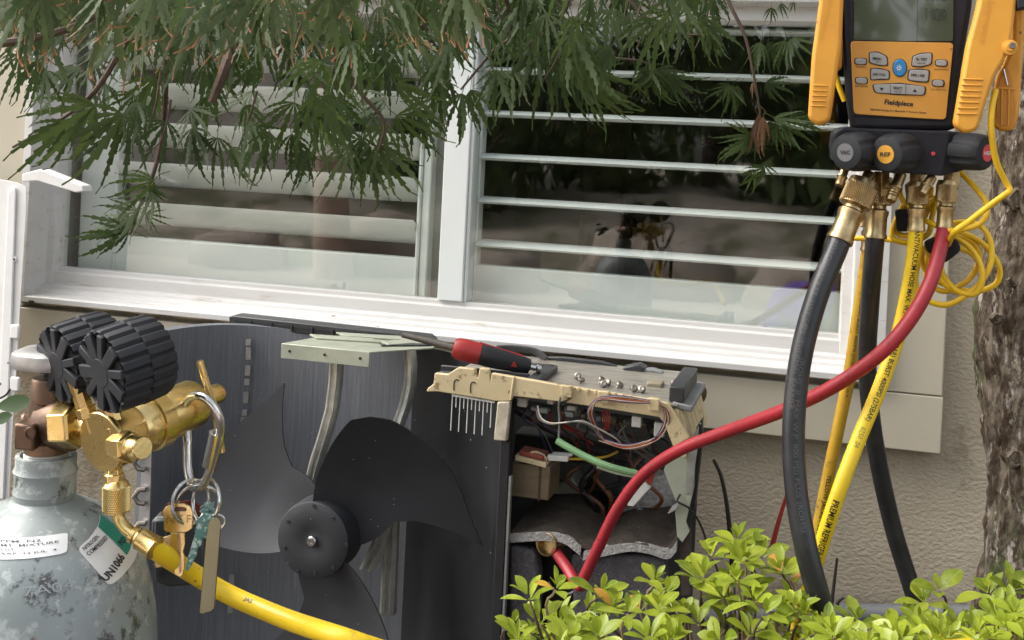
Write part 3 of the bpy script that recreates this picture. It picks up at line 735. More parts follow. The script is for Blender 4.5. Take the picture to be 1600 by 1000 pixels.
# reactor block
re = MB(); a = W(800, 722, -.37); c = W(857, 783, -.37); re.box((a.x, -.37, c.z), (c.x, -.30, a.z)); rea = re.build('reactor', m_reactor, unit, bevel=.002)
ptag(rea, 'brown laminated reactor block')
b = MB(); b.box((c.x - .016, -.372, c.z - .001), (c.x - .0135, -.3703, a.z)); b.build('core_seam', m_twig, rea)
b = MB(); q = W(834, 716, -.36); b.obox(q, (.024, 0, -.003), (0, .02, 0), (0, 0, .004)); b.build('coil_former', m_cream, rea, bevel=.001)
b = MB(); b.obox(q + V(0, 0, .008), (.019, 0, -.002), (0, .017, 0), (0, 0, .0038)); b.build('winding', m_copper, rea, bevel=.002)
b = MB(); b.tube(spline([W(822, 713, -.372), W(835, 706, -.375), W(850, 712, -.372), W(855, 724, -.37)], 5), .002, 6); b.build('paper_tape', m_cream, rea)

# --- electrical box: cream tray with metal lid
YE = -.415
eb = MB(); eb.pprism([(677, 600), (679, 583), (699, 585), (716, 574), (742, 577), (744, 589), (747, 590), (749, 575), (764, 577), (766, 594), (768, 583), (802, 589), (878, 602), (960, 615), (1044, 630), (1058, 652), (1078, 684), (1052, 699), (1038, 662), (1030, 652), (935, 637), (876, 628), (803, 619), (797, 627), (775, 627), (684, 612), (666, 612), (668, 607)], YE, .010)
ebox = eb.build('electrical_box', m_cream, unit, bevel=.0018)
ptag(ebox, 'stained cream plastic tray of the electrical box')
zt0 = W(800, 590, YE).z; zt1 = W(1040, 632, YE).z; ztop = (zt0 + zt1) / 2
xe0, xe1 = UX(682, 590, YE), UX(1050, 640, YE)
b = MB(); b.box((xe0 + .004, YE + .0105, ztop - .012), (xe1 + .006, -.150, ztop - .0085)); lid = b.build('lid', m_lid, ebox, bevel=.001)
# right hand ribbed end
for k in range(6):
    y = YE + .018 + k * .036
    b = MB(); b.prism([(xe1 + .004, y, ztop - .016), (xe1 + .012, y, ztop - .018), (xe1 + .030, y, ztop - .075), (xe1 + .022, y, ztop - .077)], (0, .030, 0)); b.build('end_rib', m_cream, ebox, bevel=.002)
b = MB(); b.prism([(xe1 + .001, YE + .012, ztop - .014), (xe1 + .008, YE + .012, ztop - .016), (xe1 + .022, YE + .012, ztop - .080), (xe1 + .016, YE + .012, ztop - .082)], (0, .21, 0)); b.build('end_wall', m_cream, ebox)
# left leg of the tray and the comb of pins
b = MB(); b.pprism([(777, 628), (797, 628), (791, 690), (771, 688)], YE - .002, .012); b.build('foot', mat('dirty cream plastic', (.55, .50, .38), .6, c2=(.35, .30, .22), scale=70), ebox, bevel=.002)
b = MB(); b.pprism([(706, 616), (772, 627), (772, 630), (706, 619)], YE + .004, .004); b.build('pin_bar', m_whitep, ebox)
for k in range(11):
    x = 707 + k * 6.1; y = 618.5 + k * .98; ln = (54 if k % 2 == 0 else 17) - (14 if k == 10 else 0)
    b = MB(); b.tube([W(x, y, YE + .006), W(x - ln * .05, y + ln, YE + .006)], .0008, 6); b.build('pin', m_whitep, ebox)
# raised details of the front face
def face(nm, pts, d=.004, m=m_cream, y=YE, par=ebox, bev=.0012):
    b = MB(); b.pprism(pts, y - d, d + .001); return b.build(nm, m, par, bevel=bev)
face('face_rib', [(801, 589), (804, 589), (799, 626), (796, 626)], .003)
for x, y, w_, h_ in ((876, 602, 17, 18), (934, 611, 17, 18), (1013, 622, 17, 19)): face('wire_clip', [(x, y), (x + w_, y + 2), (x + w_, y + h_ + 2), (x, y + h_)], .010)
for x, y in ((901, 606), (915, 608), (928, 610), (958, 614), (970, 616), (983, 618)): face('tab', [(x, y - 1), (x + 5, y), (x + 5, y + 7), (x, y + 6)], .003)
for x, y in ((709, 593), (735, 597)):
    b = MB(); b.tube(spline([W(x, y + 17, YE - .0004), W(x + .5, y + 4, YE - .0004), W(x + 4, y, YE - .0004), W(x + 8, y + 2, YE - .0004)], 4), .0009, 6); b.build('moulded_arch', m_ink, ebox)
# black tray and other pieces lying on the lid
zl = ztop - .0082
def lidbox(nm, p0, p1, wd, hh, m=m_blackp, z=None, par=None, bev=.0015):
    """bar lying on the lid between two pixels given at depth plane"""
    a, c = W(*p0), W(*p1); z_ = zl if z is None else z
    a = V(a.x, a.y, z_); c = V(c.x, c.y, z_); d = (c - a); n = V(-d.y, d.x, 0).normalized()
    b = MB(); b.obox((a + c) / 2 + V(0, 0, hh / 2), d / 2, n * (wd / 2), (0, 0, hh / 2)); return b.build(nm, m, par or ebox, bevel=bev)
tray = lidbox('black_tray', (686, 578, -.395), (832, 592, -.395), .018, .010)
b = MB(); q0 = W(832, 590, -.395); b.obox(V(q0.x - .004, -.33, zl + .005), (.010, 0, 0), (0, .075, 0), (0, 0, .005)); b.build('tray_end', m_blackp, tray, bevel=.0015)
lidbox('tray_wall', (690, 566, -.36), (828, 585, -.36), .006, .013, par=tray); lidbox('tray_wall', (790, 556, -.26), (868, 569, -.26), .010, .010, par=tray)
b = MB(); b.tube(spline([W(776, 545, -.17), W(800, 544, -.165), (W(835, 549, -.165)), W(853, 561, -.17)], 5), .006, 8, flat=.5); b.build('cable_guide', m_blackp, ebox)
b = MB(); b.pprism([(852, 558), (880, 558), (940, 565), (964, 572), (964, 577), (918, 573), (856, 563)], -.165, .01); b.build('rear_wedge', m_blackp, ebox, bevel=.002)
b = MB(); b.pprism([(925, 576), (976, 582), (976, 588), (925, 582)], -.18, .01); b.build('lid_step', m_galv, ebox, bevel=.001)
b = MB(); b.pprism([(972, 575), (985, 572), (998, 570), (1008, 576), (996, 590), (978, 587)], -.19, .03); b.build('connector', m_blackp, ebox, bevel=.002)
b = MB(); b.pprism([(996, 577), (1020, 577), (1035, 582), (1034, 592), (996, 590)], -.187, .02); b.build('connector', m_gasket, ebox, bevel=.002)
b = MB(); b.pprism([(1010, 597), (1034, 600), (1034, 614), (1010, 612)], -.30, .03); b.build('relay', mat('brown relay', (.28, .24, .16), .5), ebox, bevel=.002)
b = MB(); q = W(1052, 627, -.40); b.obox(V(q.x + .004, -.315, ztop + .004), (.011, 0, 0), (0, .082, 0), (0, 0, .011)); blkp = b.build('black_block', m_blackp, ebox, bevel=.002)
b = MB(); b.obox(V(q.x + .013, -.31, ztop - .012), (.014, 0, -.002), (0, .09, 0), (0, 0, .0042)); b.build('gasket_pad', m_gasket, ebox, bevel=.002)
b = MB(); b.lathe(W(1087, 615, -.16), (.6, -.7, 0), [(.018, 0), (.019, .004), (.016, .006)], 20); b.build('grommet', m_bronze, ebox)

# --- loose wires of the harness
def wire(nm, pts, r, m, par=unit, n=6):
    b = MB(); b.tube(spline([W(*p) for p in pts], 7), r, n); return b.build(nm, m, par)
wm = {k: mat(k + ' wire', c, .45) for k, c in dict(red=(.33, .03, .02), brown=(.16, .06, .03), white=(.55, .50, .42), orange=(.50, .16, .03), grey=(.20, .20, .19), black=(.015, .015, .016), purple=(.09, .05, .14), yellow=(.55, .38, .04), green=(.20, .36, .17), lightgreen=(.42, .50, .34)).items()}
rnd = random.Random(3)
cols = ['purple', 'white', 'brown', 'orange', 'red', 'white', 'brown', 'purple']
for k, cn in enumerate(cols):
    j = lambda s_=2.2: rnd.uniform(-s_, s_)
    o = (k - 3.5) * 1.3
    wire('harness_wire', [(1015, 628 + o * .5, YE - .012), (975, 624 + o + j(1), YE - .014), (950, 622 + o * .6, YE - .012), (932, 625 + o * .4, YE - .011), (923 + o, 640 + j(), YE - .006), (925 + o, 655, YE + .01), (935 + o + j(), 675 + j(), YE + .02), (945 + o + j(), 690 + j(), YE + .03)], .0010, wm[cn])
for k, cn in enumerate(cols[:7]):
    o = (k - 3) * 1.4; j = lambda s_=2.5: rnd.uniform(-s_, s_)
    wire('harness_wire', [(1030, 630 + o * .4, YE - .011), (1040 + o * .6, 642, YE - .006), (1041 + o, 660 + j(), YE), (1028 + o, 682 + j(), YE + .006), (1005 + j(), 694 + o, YE + .01), (975 + j(), 698 + o * .8, YE + .012), (948, 690 + o * .6, YE + .02), (938 + j(), 687 + o * .5, YE + .04)], .0010, wm[cn])
for k, cn in enumerate(('red', 'brown', 'red', 'orange')):
    wire('harness_wire', [(940 + k * 4, 640, YE + .03), (943 + k * 3, 655, YE + .03), (945 + k * 2, 672, YE + .035)], .001, wm['red'])
wire('harness_wire', [(840, 634, YE + .01), (845, 652, YE + .005), (860, 661, YE), (885, 660, YE), (910, 658, YE + .004), (932, 668, YE + .01), (962, 685, YE + .02), (975, 700, YE + .04)], .0013, wm['white'])
wire('harness_wire', [(838, 640, YE + .01), (843, 655, YE + .008), (862, 663, YE + .004), (890, 659, YE), (915, 662, YE + .006), (940, 680, YE + .02)], .0012, wm['grey'])
wire('harness_wire', [(876, 620, YE - .008), (873, 635, YE), (874, 655, YE + .004), (873, 685, YE + .006)], .0016, wm['grey'])
wire('harness_wire', [(893, 621, YE - .008), (885, 626, YE - .006), (876, 630, YE), (872, 640, YE + .006)], .0016, wm['black'])
for k in range(5):
    wire('harness_wire', [(800 + k * 9, 640 + k * 6, -.3), (850 + k * 8, 668 + k * 4, -.28), (910 + k * 9, 690 + k * 5, -.25), (980 + k * 6, 705 + k * 6, -.22)], .003, wm['black'])
for k in range(22):
    x0 = rnd.uniform(815, 1020); y0 = 640 + (x0 - 830) * .14
    wire('harness_wire', [(x0, y0, -.36), (x0 + rnd.uniform(-15, 15), y0 + rnd.uniform(10, 22), -.35), (x0 + rnd.uniform(0, 40), y0 + rnd.uniform(25, 45), -.33), (x0 + rnd.uniform(10, 70), y0 + rnd.uniform(40, 75), -.30)], rnd.uniform(.0010, .0018), wm[rnd.choice(['grey', 'black', 'white', 'brown', 'red', 'purple', 'black'])])
for k in range(18):
    x0 = rnd.uniform(815, 1015); y0 = 634 + (x0 - 820) * .145
    b = MB(); s_ = rnd.uniform(4, 9); b.pprism([(x0, y0), (x0 + s_ * 1.5, y0 + 1.5), (x0 + s_ * 1.5, y0 + s_ + 1.5), (x0, y0 + s_)], YE + rnd.uniform(.02, .055), .012); b.build('component', rnd.choice([m_gasket, m_whitep, m_blackp, m_cream, m_reactor]), unit, bevel=.001)
wire('earth_sleeve', [(870, 688, YE + .004), (890, 700, YE + .002), (920, 716, YE), (955, 730, YE), (995, 740, YE + .01)], .0052, wm['green'], n=10)
wire('earth_sleeve', [(933, 728, -.36), (960, 737, -.36), (995, 744, -.36)], .0035, wm['lightgreen'], n=8)
wire('harness_wire', [(885, 717, -.36), (910, 717, -.35), (945, 714, -.34), (965, 706, -.32)], .002, wm['yellow'])
for k in range(9):
    x0 = rnd.uniform(890, 1010); y0 = rnd.uniform(690, 740)
    wire('power_cable', [(x0, y0, -.24), (x0 + rnd.uniform(-30, 30), y0 + rnd.uniform(15, 30), -.26), (x0 + rnd.uniform(-40, 40), y0 + rnd.uniform(40, 70), -.27), (x0 + rnd.uniform(-30, 60), y0 + rnd.uniform(70, 110), -.24)], rnd.uniform(.002, .0042), wm[rnd.choice(['black', 'black', 'grey', 'brown'])], n=8)
b = MB(); b.pprism([(855, 711), (888, 713), (887, 722), (856, 720)], -.372, .01); b.build('plug', m_whitep, unit, bevel=.001)
b = MB(); b.pprism([(862, 708), (894, 710), (893, 714), (862, 712)], -.360, .01); b.build('plug', m_whitep, unit, bevel=.001)
b = MB(); b.pprism([(981, 783), (1005, 752), (1017, 762), (990, 792), (980, 791)], -.385, .014); b.build('plug', m_whitep, unit, bevel=.0015)
for dx in (0, 5): wire('harness_wire', [(1010 + dx, 757, -.38), (1015 + dx, 745, -.37), (1013 + dx * 2, 730, -.35), (1020 + dx * 2, 715, -.33)], .0022, wm['red'])
for x, y, w_, h_, d in ((987, 650, 15, 17, .02), (808, 621, 15, 14, .03), (855, 622, 10, 9, .03), (886, 634, 14, 14, .04), (1022, 660, 16, 22, .02)):
    b = MB(); b.pprism([(x, y), (x + w_, y + 2), (x + w_ - 1, y + h_ + 2), (x - 1, y + h_)], YE + d, .012); b.build('plug', m_whitep, unit, bevel=.0015)
b = MB(); b.pprism([(880, 633), (908, 637), (907, 652), (880, 650)], YE + .05, .05); b.build('capacitor', m_gasket, unit, bevel=.005)
b = MB(); b.pprism([(800, 625), (1035, 660), (1040, 672), (800, 640)], YE + .07, .012); b.build('circuit_board', m_cavity, unit)
wire('harness_wire', [(1000, 750, -.34), (985, 720, -.32), (975, 700, -.3), (960, 690, -.3)], .002, wm['brown'])
# --- side bracket at the right
b = MB(); b.pprism([(1037, 735), (1052, 700), (1068, 700), (1088, 672), (1085, 760), (1072, 815), (1078, 830), (1066, 848), (1058, 838), (1055, 800), (1058, 788)], -.398, .002); sb = b.build('side_bracket', m_zinc, unit, bevel=.0006)
b = MB(); b.pprism([(1071, 772), (1076, 690), (1092, 665), (1090, 700), (1080, 770)], -.3995, .0012); b.build('bracket_fold', m_galv, sb)
b = MB(); b.pprism([(1088, 668), (1097, 655), (1096, 700), (1086, 790), (1079, 812), (1082, 760)], -.394, .02); b.build('seal_edge', m_black, sb)
b = MB(); b.pprism([(1062, 850), (1078, 828), (1078, 930), (1064, 930)], -.39, .02); b.build('rusty_post', mat('rusty steel', (.06, .04, .03), .8, c2=(.03, .02, .018), scale=50), sb)
for k in range(5):
    c = W(1056 - k * 1.5, 788 + k * 2.5, -.401); b = MB(); b.tube([c + V(-.005, 0, -.004), c + V(.006, -.002, .004)], .0012, 6); b.build('wire_turn', m_galv, sb)
wire('tie_wire', [(1063, 772, -.401), (1058, 782, -.404), (1062, 786, -.404), (1078, 795, -.40), (1092, 815, -.39), (1102, 840, -.38), (1106, 862, -.37)], .0016, m_twigd)

# ------------------------------------------------------------------ things lying on the unit
def screw(px, py, y, tilt, label):
    c = W(px, py, y); c.z = zl + .0045
    t = thing('screw', label, 'screw', (c.x, c.y, zl), 'screws left on the metal lid')
    a = Vector(tilt).normalized()
    b = MB(); b.lathe(c, a, [(.0020, 0), (.0058, .0004), (.0060, .0020), (.0052, .0038), (.003, .0046), (.001, .004)], 14); b.build('head', m_steeld, t)
    b = MB(); b.lathe(c, -a, [(.0022, 0)] + [(.0022 if k % 2 else .0016, .001 + k * .0011) for k in range(9)] + [(.0006, .0125)], 10); b.build('shank', m_steeld, t)
SC = [((903, 581, -.30), (.1, -.9, .5), 'topmost single screw facing the viewer on the metal lid'), ((908, 591, -.33), (.2, -.3, .9), 'screw just below the topmost one on the lid'),
      ((940, 586, -.31), (.5, -.2, .8), 'rear screw of the tight trio on the lid'), ((943, 597, -.34), (.2, -.8, .6), 'front screw of the tight trio on the lid'),
      ((950, 593, -.325), (-.2, -.7, .6), 'right screw of the tight trio on the lid'), ((968, 598, -.335), (.6, -.3, .7), 'lone screw between the trio and the relay'),
      ((990, 605, -.35), (.3, -.7, .6), 'left screw of the pair beside the relay'), ((1003, 608, -.35), (.0, -.8, .6), 'right screw of the pair touching the relay'),
      ((1053, 601, -.28), (.2, -.8, .5), 'screw behind the black block at the lid corner')]
for (a, tl, lb) in SC: screw(*a, tl, lb)
# screwdriver: red and charcoal handle, dark shaft
sdv = thing('screwdriver', 'screwdriver with red and charcoal grip lying on the black tray', 'screwdriver', W(770, 575, -.36))
hA = W(709, 543, -.375); hB = W(829, 573, -.340)
ax = (hB - hA); L_ = ax.length; ax.normalize()
def grip(pts, nm, m, par):
    b = MB(); b.lathe(hA, ax, [(r, h * L_) for r, h in pts], 24, mod=lambda k, j: 1 - .05 * (k % 4 == 0)); return b.build(nm, m, par, smooth=50)
m_redp = mat('red grip', (.33, .022, .02), .45, c2=(.26, .018, .016), scale=30)
grip([(.006, -.01), (.013, .0), (.0165, .05), (.0172, .15), (.0168, .30), (.0165, .34)], 'end_cap', m_redp, sdv)
grip([(.0150, .30), (.0160, .32), (.0166, .42), (.0160, .6), (.0140, .78), (.0125, .92), (.0110, .985), (.006, 1.0)], 'grip', m_rub, sdv)
b = MB(); a, x_, y_ = basis(ax, camv(0, 0, 1))
c = hA + ax * (L_ * .78) + x_ * .0139; b.prism([c - ax * .004 + y_ * .004, c + ax * .006 + y_ * .003, c - ax * .001 - y_ * .005], x_ * .001); b.build('arrow_mark', m_redp, sdv)
b = MB(); c0 = hA + ax * (L_ * .33); b.tube([c0 + V(0, -.001, .0165), hA + ax * (L_ * .9) + V(0, 0, .0125)], .0022, 8); b.build('red_spine', m_redp, sdv)
b = MB(); c = hB; b.lathe(c, ax, [(.005, -.002), (.0045, .008), (.007, .010), (.007, .016), (.004, .017)], 14); b.build('collar', m_steel, sdv)
b = MB(); b.lathe(hA - ax * .006, -ax, [(.0055, -.01), (.0055, .035), (.0045, .055), (.0045, .075)], 12); b.build('shaft', m_steeld, sdv)

# ================================================================== gas cylinder and regulator
DB = .90
sB = DB / FPX
Ab = P(71, 745, DB)
cyl = thing('gas_cylinder', 'worn grey-green compressed nitrogen cylinder with bronze valve', 'gas cylinder', (Ab.x, Ab.y, 0))
prof = [(0.03, -Ab.z + .004), (.075, -Ab.z + .0), (.0875, -Ab.z + .02)] + [(r, -h * sB) for r, h in ((.0905, 420), (.0905, 300), (.0895, 250), (.0865, 200), (.0800, 150), (.0725, 115), (.062, 85), (.050, 62), (.038, 47), (.028, 38), (.0236, 32))]
# resample the shoulder smoothly
sp = spline([V(r, h, 0) for r, h in prof], 5); prof_s = [(p.x, p.y) for p in sp]
b = MB(); b.lathe(Ab, ZUP, prof_s, 72); cb = b.build('body', m_cyl, cyl, smooth=60)
b = MB(); b.lathe(Ab, ZUP, [(.0225, -.019), (.0232, -.012), (.0236, -.011), (.0232, -.010), (.0228, -.002), (.0232, .004), (.0240, .0055), (.0232, .007), (.0224, .010), (.0228, .016), (.0225, .0175), (.0195, .0178), (.0190, .014)], 48); b.build('neck_ring', m_cyl, cyl, smooth=40)
b = MB(); b.lathe(Ab, ZUP, [(.0165, .010), (.0168, .0165), (.0150, .0175), (.0168, .0185), (.0150, .0200), (.0166, .0212), (.0150, .023)], 32); b.build('tape_wrap', m_whitep, cyl)
# raised stamp on the shoulder and printed labels follow the cylinder's surface
def prof_at(s_):
    """distance down the meridian from the neck -> radius, height"""
    pts = prof_s[::-1]; acc = 0
    for (r0, h0), (r1, h1) in zip(pts, pts[1:]):
        d = math.hypot(r1 - r0, h1 - h0)
        if acc + d >= s_:
            t = (s_ - acc) / d; return r0 + (r1 - r0) * t, h0 + (h1 - h0) * t, V(-(h1 - h0), 0, (r1 - r0))
        acc += d
    return pts[-1][0], pts[-1][1], V(1, 0, 0)
view_az = math.atan2(CAMLOC.y - Ab.y, CAMLOC.x - Ab.x)
def onb(ang, s_, off=.0005):
    r, h, nn = prof_at(s_)
    nn = nn.normalized(); r2 = r + nn.x * off if nn.x > 0 else r - nn.x * off
    h2 = h + abs(nn.z) * off
    a = view_az + ang
    return Ab + V(math.cos(a) * r2, math.sin(a) * r2, h2)
def invert(px, py):
    """pixel -> (angle, meridian distance) on the cylinder surface"""
    d = ray(px, py).normalized(); best = None; t = .5
    while t < 1.2:
        p = CAMLOC + d * t - Ab; rr = math.hypot(p.x, p.y)
        rb = max((r for r, h in [prof_z(p.z)]), default=0)
        if rr <= rb:
            ang = math.atan2(p.y, p.x) - view_az
            return ((ang + math.pi) % (2 * math.pi)) - math.pi, mer(p.z)
        t += .0008
    return None
def prof_z(z):
    pts = prof_s[::-1]
    for (r0, h0), (r1, h1) in zip(pts, pts[1:]):
        if h1 <= z <= h0: return r0 + (r1 - r0) * ((h0 - z) / (h0 - h1 + 1e-9)), z
    return 0, z
def mer(z):
    pts = prof_s[::-1]; acc = 0
    for (r0, h0), (r1, h1) in zip(pts, pts[1:]):
        d = math.hypot(r1 - r0, h1 - h0)
        if h1 <= z <= h0: return acc + d * (h0 - z) / (h0 - h1 + 1e-9)
        acc += d
    return acc
def quad_map(corners):
    """bilinear patch on the surface from four pixel corners (tl, tr, br, bl)"""
    c = [invert(*q) for q in corners]
    def fn(u, v, off):   # v from the bottom
        a = [(c[3][k] * (1 - u) + c[2][k] * u) * (1 - v) + (c[0][k] * (1 - u) + c[1][k] * u) * v for k in (0, 1)]
        return onb(a[0], a[1], off)
    return fn
def decal(nm, fn, m, off, u0=0, u1=1, v0=0, v1=1, par=cyl, n=14, rag=0.0, rnd2=.06):
    b = MB(); pts = []
    for i in range(n + 1):
        for j in range(n + 1):
            u, v = i / n, j / n
            # rounded and slightly ragged outline
            du = min(u, 1 - u); dv = min(v, 1 - v)
            uu, vv = u, v
            if du < 1e-6 and dv < 1e-6: uu = rnd2 * .4 if u < .5 else 1 - rnd2 * .4; vv = rnd2 * .4 if v < .5 else 1 - rnd2 * .4
            if rag and (du < 1e-6 or dv < 1e-6): uu += random.uniform(-rag, rag); vv += random.uniform(-rag, rag)
            pts.append(fn(u0 + (u1 - u0) * uu, v0 + (v1 - v0) * vv, off))
    fs = [(i * (n + 1) + j, (i + 1) * (n + 1) + j, (i + 1) * (n + 1) + j + 1, i * (n + 1) + j + 1) for i in range(n) for j in range(n)]
    b.add(pts, fs); return b.build(nm, m, par, smooth=80)
L1 = quad_map([(-30, 832), (105, 832), (104, 864), (-30, 872)])
lab1 = decal('paper_label', L1, m_label, .0006)
b = MB()
for k, (tx, v0, v1, u0, u1) in enumerate((('PPM  N2', .74, .86, .3, .72), ('MT  MIXTURE', .55, .67, .3, .9), ('LOT', .37, .48, .3, .44), ('EXP  12 JUL  4', .17, .29, .3, .88))):
    text_fit(b, tx, lambda u, v: L1(u0 + (u1 - u0) * u, v0 + (v1 - v0) * v, .0010), .01)
b.build('print', m_inkg, lab1, smooth=0)
L2 = quad_map([(120, 856), (152, 806), (212, 862), (168, 915)])
# the diamond label: white part with green band at its upper right corner
c4 = [(120, 858), (154, 804), (214, 858), (170, 916)]
L2 = quad_map([c4[0], c4[1], c4[2], c4[3]])
lab2 = decal('diamond_label', L2, m_label, .0006, rag=.004)
decal('green_band', L2, m_green, .0010, .60, .985, .20, .985, par=lab2, rnd2=.02)
b = MB()
text_fit(b, 'NITROGEN,', lambda u, v: L2(.04 + .06 * 0 + (.50) * u * 1.0, .47 + .12 * v, .0013) if 0 else L2(.05 + .13 * (1 - v), .06 + 0 * u + .90 * u * .55, .0013), .02)
b = MB()
def txt_lab(body, p0, p1, h, bold=.02):
    """text on the label from pixel p0 to p1 (baseline), height h px, following the surface"""
    dx, dy = p1[0] - p0[0], p1[1] - p0[1]; ln = math.hypot(dx, dy); nx, ny = dy / ln, -dx / ln
    q = [(p0[0] + nx * h, p0[1] + ny * h), (p1[0] + nx * h, p1[1] + ny * h), p1, p0]
    fn = quad_map(q); text_fit(b, body, lambda u, v: fn(u, v, .0014), bold)
txt_lab('NITROGEN,', (131, 862), (154, 841), 7)
txt_lab('COMPRESSED', (137, 870), (167, 842), 7)
txt_lab('UN1066', (165, 910), (193, 872), 13, .03)
b.build('print', m_ink, lab2, smooth=0)
b = MB(); txt_lab('N2', (188, 854), (196, 846), 10, .01); b.build('print', m_ink, lab2, smooth=0)
b = MB()
dxy = [(38, 930), (140, 912)]
txt_lab('7A04-7', (38, 932), (143, 912), 15, .0)
b.build('stamp', mat('scuffed raised paint', (.27, .30, .295), .5), cyl, smooth=0)

# --- bronze valve
vx = Ab
b = MB(); b.lathe(vx, ZUP, [(.017, .020), (.0172, .028), (.0150, .030), (.0150, .045), (.0140, .062), (.0138, .066)], 28); val = b.build('valve', m_bronze, cyl, smooth=40); ptag(val, 'brown bronze cylinder valve')
b = MB(); vt = P(80, 608, DB); b.lathe(vt, ZUP, [(.0125, -.022), (.0140, -.012), (.0145, -.0095), (.0150, -.009), (.0150, .007), (.0140, .009), (.006, .0092), (.006, .018)], 28); b.build('packing_nut', m_bronze, val)
b = MB(); b.lathe(P(78, 660, DB), ZUP, [(.0135, -.03), (.0140, .02)], 24); b.build('valve_stem_body', m_bronze, val)
inax = lcam(100, 665, .80, -.06, .60).normalized()
vc = P(84, 660, DB)
b = MB(); b.lathe(vc, inax, [(.014, -.012), (.0195, -.006), (.0215, .006), (.0225, .014), (.0222, .0175), (.0185, .018), (.0180, .014)], 36); b.build('outlet_flange', m_bronze, val)
b = MB(); c = P(47, 678, DB - .015); b.obox(c, camv(.0075, -.001, 0), camv(0, .010, 0), camv(0, 0, .012)); rl = b.build('relief_boss', m_bronze, val, bevel=.002)
b = MB(); b.lathe(P(47, 677, DB - .0275), camv(0, 0, 1), [(.005, 0), (.0045, .0015), (.003, .0018), (.0028, .0005)], 12); b.build('relief_plug', m_bronze, rl)
b = MB(); b.lathe(P(38, 656, DB), camv(-1, .1, .2), [(.006, -.012), (.006, .0), (.0045, .002)], 14); b.build('relief_port', m_bronze, val)
# handwheel
hw = P(78, 560, DB)
b = MB(); b.lathe(hw, ZUP, [(.006, -.010), (.018, -.0075), (.0265, -.006), (.0285, -.001), (.0275, .005), (.022, .0075), (.012, .008), (.006, .006)], 40, mod=lambda k, j: 1 + .035 * math.cos(k * 2 * math.pi * 5 / 40) * (j > 1)); b.build('handwheel', m_foil, cyl, smooth=50)

# --- brass regulator
Ax = lcam(157, 692, .767, .270, -.574).normalized()
rc = P(157, 692, DB - .045)                 # centre of the front disc
reg = thing('pressure_regulator', 'brass pressure regulator with two rubber booted gauges on the cylinder', 'regulator', rc - V(0, 0, .03))
sR = (DB - .045) / FPX
nutc = P(92, 662, DB - .016)
b = MB(); b.lathe(nutc, inax, [(.0165, .000), (.0190, .002), (.0195, .004), (.0195, .017), (.0170, .019), (.0120, .0195)], 6); b.build('inlet_nut', m_brass, reg, smooth=20, bevel=.0008)
b = MB(); stA = nutc + inax * .015; stB = rc + Ax * .014; b.tube([stA, stB], .0085, 20); b.build('inlet_stem', m_brass, reg)
b = MB(); b.lathe(rc, Ax, [(.0225, 0), (.0236, .001), (.0240, .0025), (.0236, .004), (.0225, .0055), (.0222, .024), (.0210, .028)], 56); rb = b.build('body', m_brass, reg, smooth=35)
b = MB(); b.lathe(rc, Ax, [(.0195, .026), (.0208, .029), (.0208, .044), (.0228, .0445), (.0228, .0560), (.0208, .0565), (.0206, .057)], 48); b.build('collar', m_brass, reg, smooth=35)
b = MB(); b.lathe(rc, Ax, [(.0190, .055), (.0198, .0575), (.0196, .0905), (.0186, .093), (.0165, .094), (.0075, .094)], 48); bon = b.build('bonnet', m_brass, reg, smooth=35)
b = MB(); _, bx_, by_ = basis(Ax, camv(-.4, 1, .3)); b.lathe(rc + Ax * .064 + bx_ * .0192, bx_, [(.0014, 0), (.0014, .0008)], 10); b.build('vent_hole', m_ink, bon)
b = MB(); b.lathe(rc, Ax, [(.0072, .092), (.0072, .104), (.0060, .105), (.0060, .107), (.0078, .108), (.0082, .119), (.0074, .121)], 24); b.build('adjusting_screw', m_brass, reg)
bar0, barm, bar1 = P(312, 564, DB + .005), P(334, 633, DB + .012), P(347, 706, DB + .016)
b = MB(); b.tube(spline([bar0, P(323, 600, DB + .008), barm, P(341, 672, DB + .014), bar1], 4), .0027, 12); b.build('tee_bar', m_brass, reg)
# plug on the side of the body
pc = P(197, 698, DB - .058); pax = lcam(195, 697, .50, -.08, .85).normalized()
b = MB(); b.lathe(pc, pax, [(.0115, -.012), (.0120, .000), (.0120, .006), (.0105, .0075), (.0098, .008)], 6); b.build('side_nut', m_brass, reg, smooth=20, bevel=.0006)
b = MB(); b.lathe(pc, pax, [(.0085, .007), (.0088, .009), (.0080, .010), (.0088, .011), (.0080, .012), (.0088, .013), (.0082, .0145), (.0082, .0215), (.0076, .0225)], 24); b.build('plug', m_brass, reg, smooth=30)
# outlet, knurled nut and bent stub
oc = P(178, 731, DB - .04); down = -U
b = MB(); b.lathe(oc, down, [(.0062, 0), (.0068, .004), (.0080, .0045), (.0080, .0135), (.0070, .0145), (.0052, .015), (.0052, .021)], 6); b.build('outlet_nut', m_brass, reg, smooth=20, bevel=.0006)
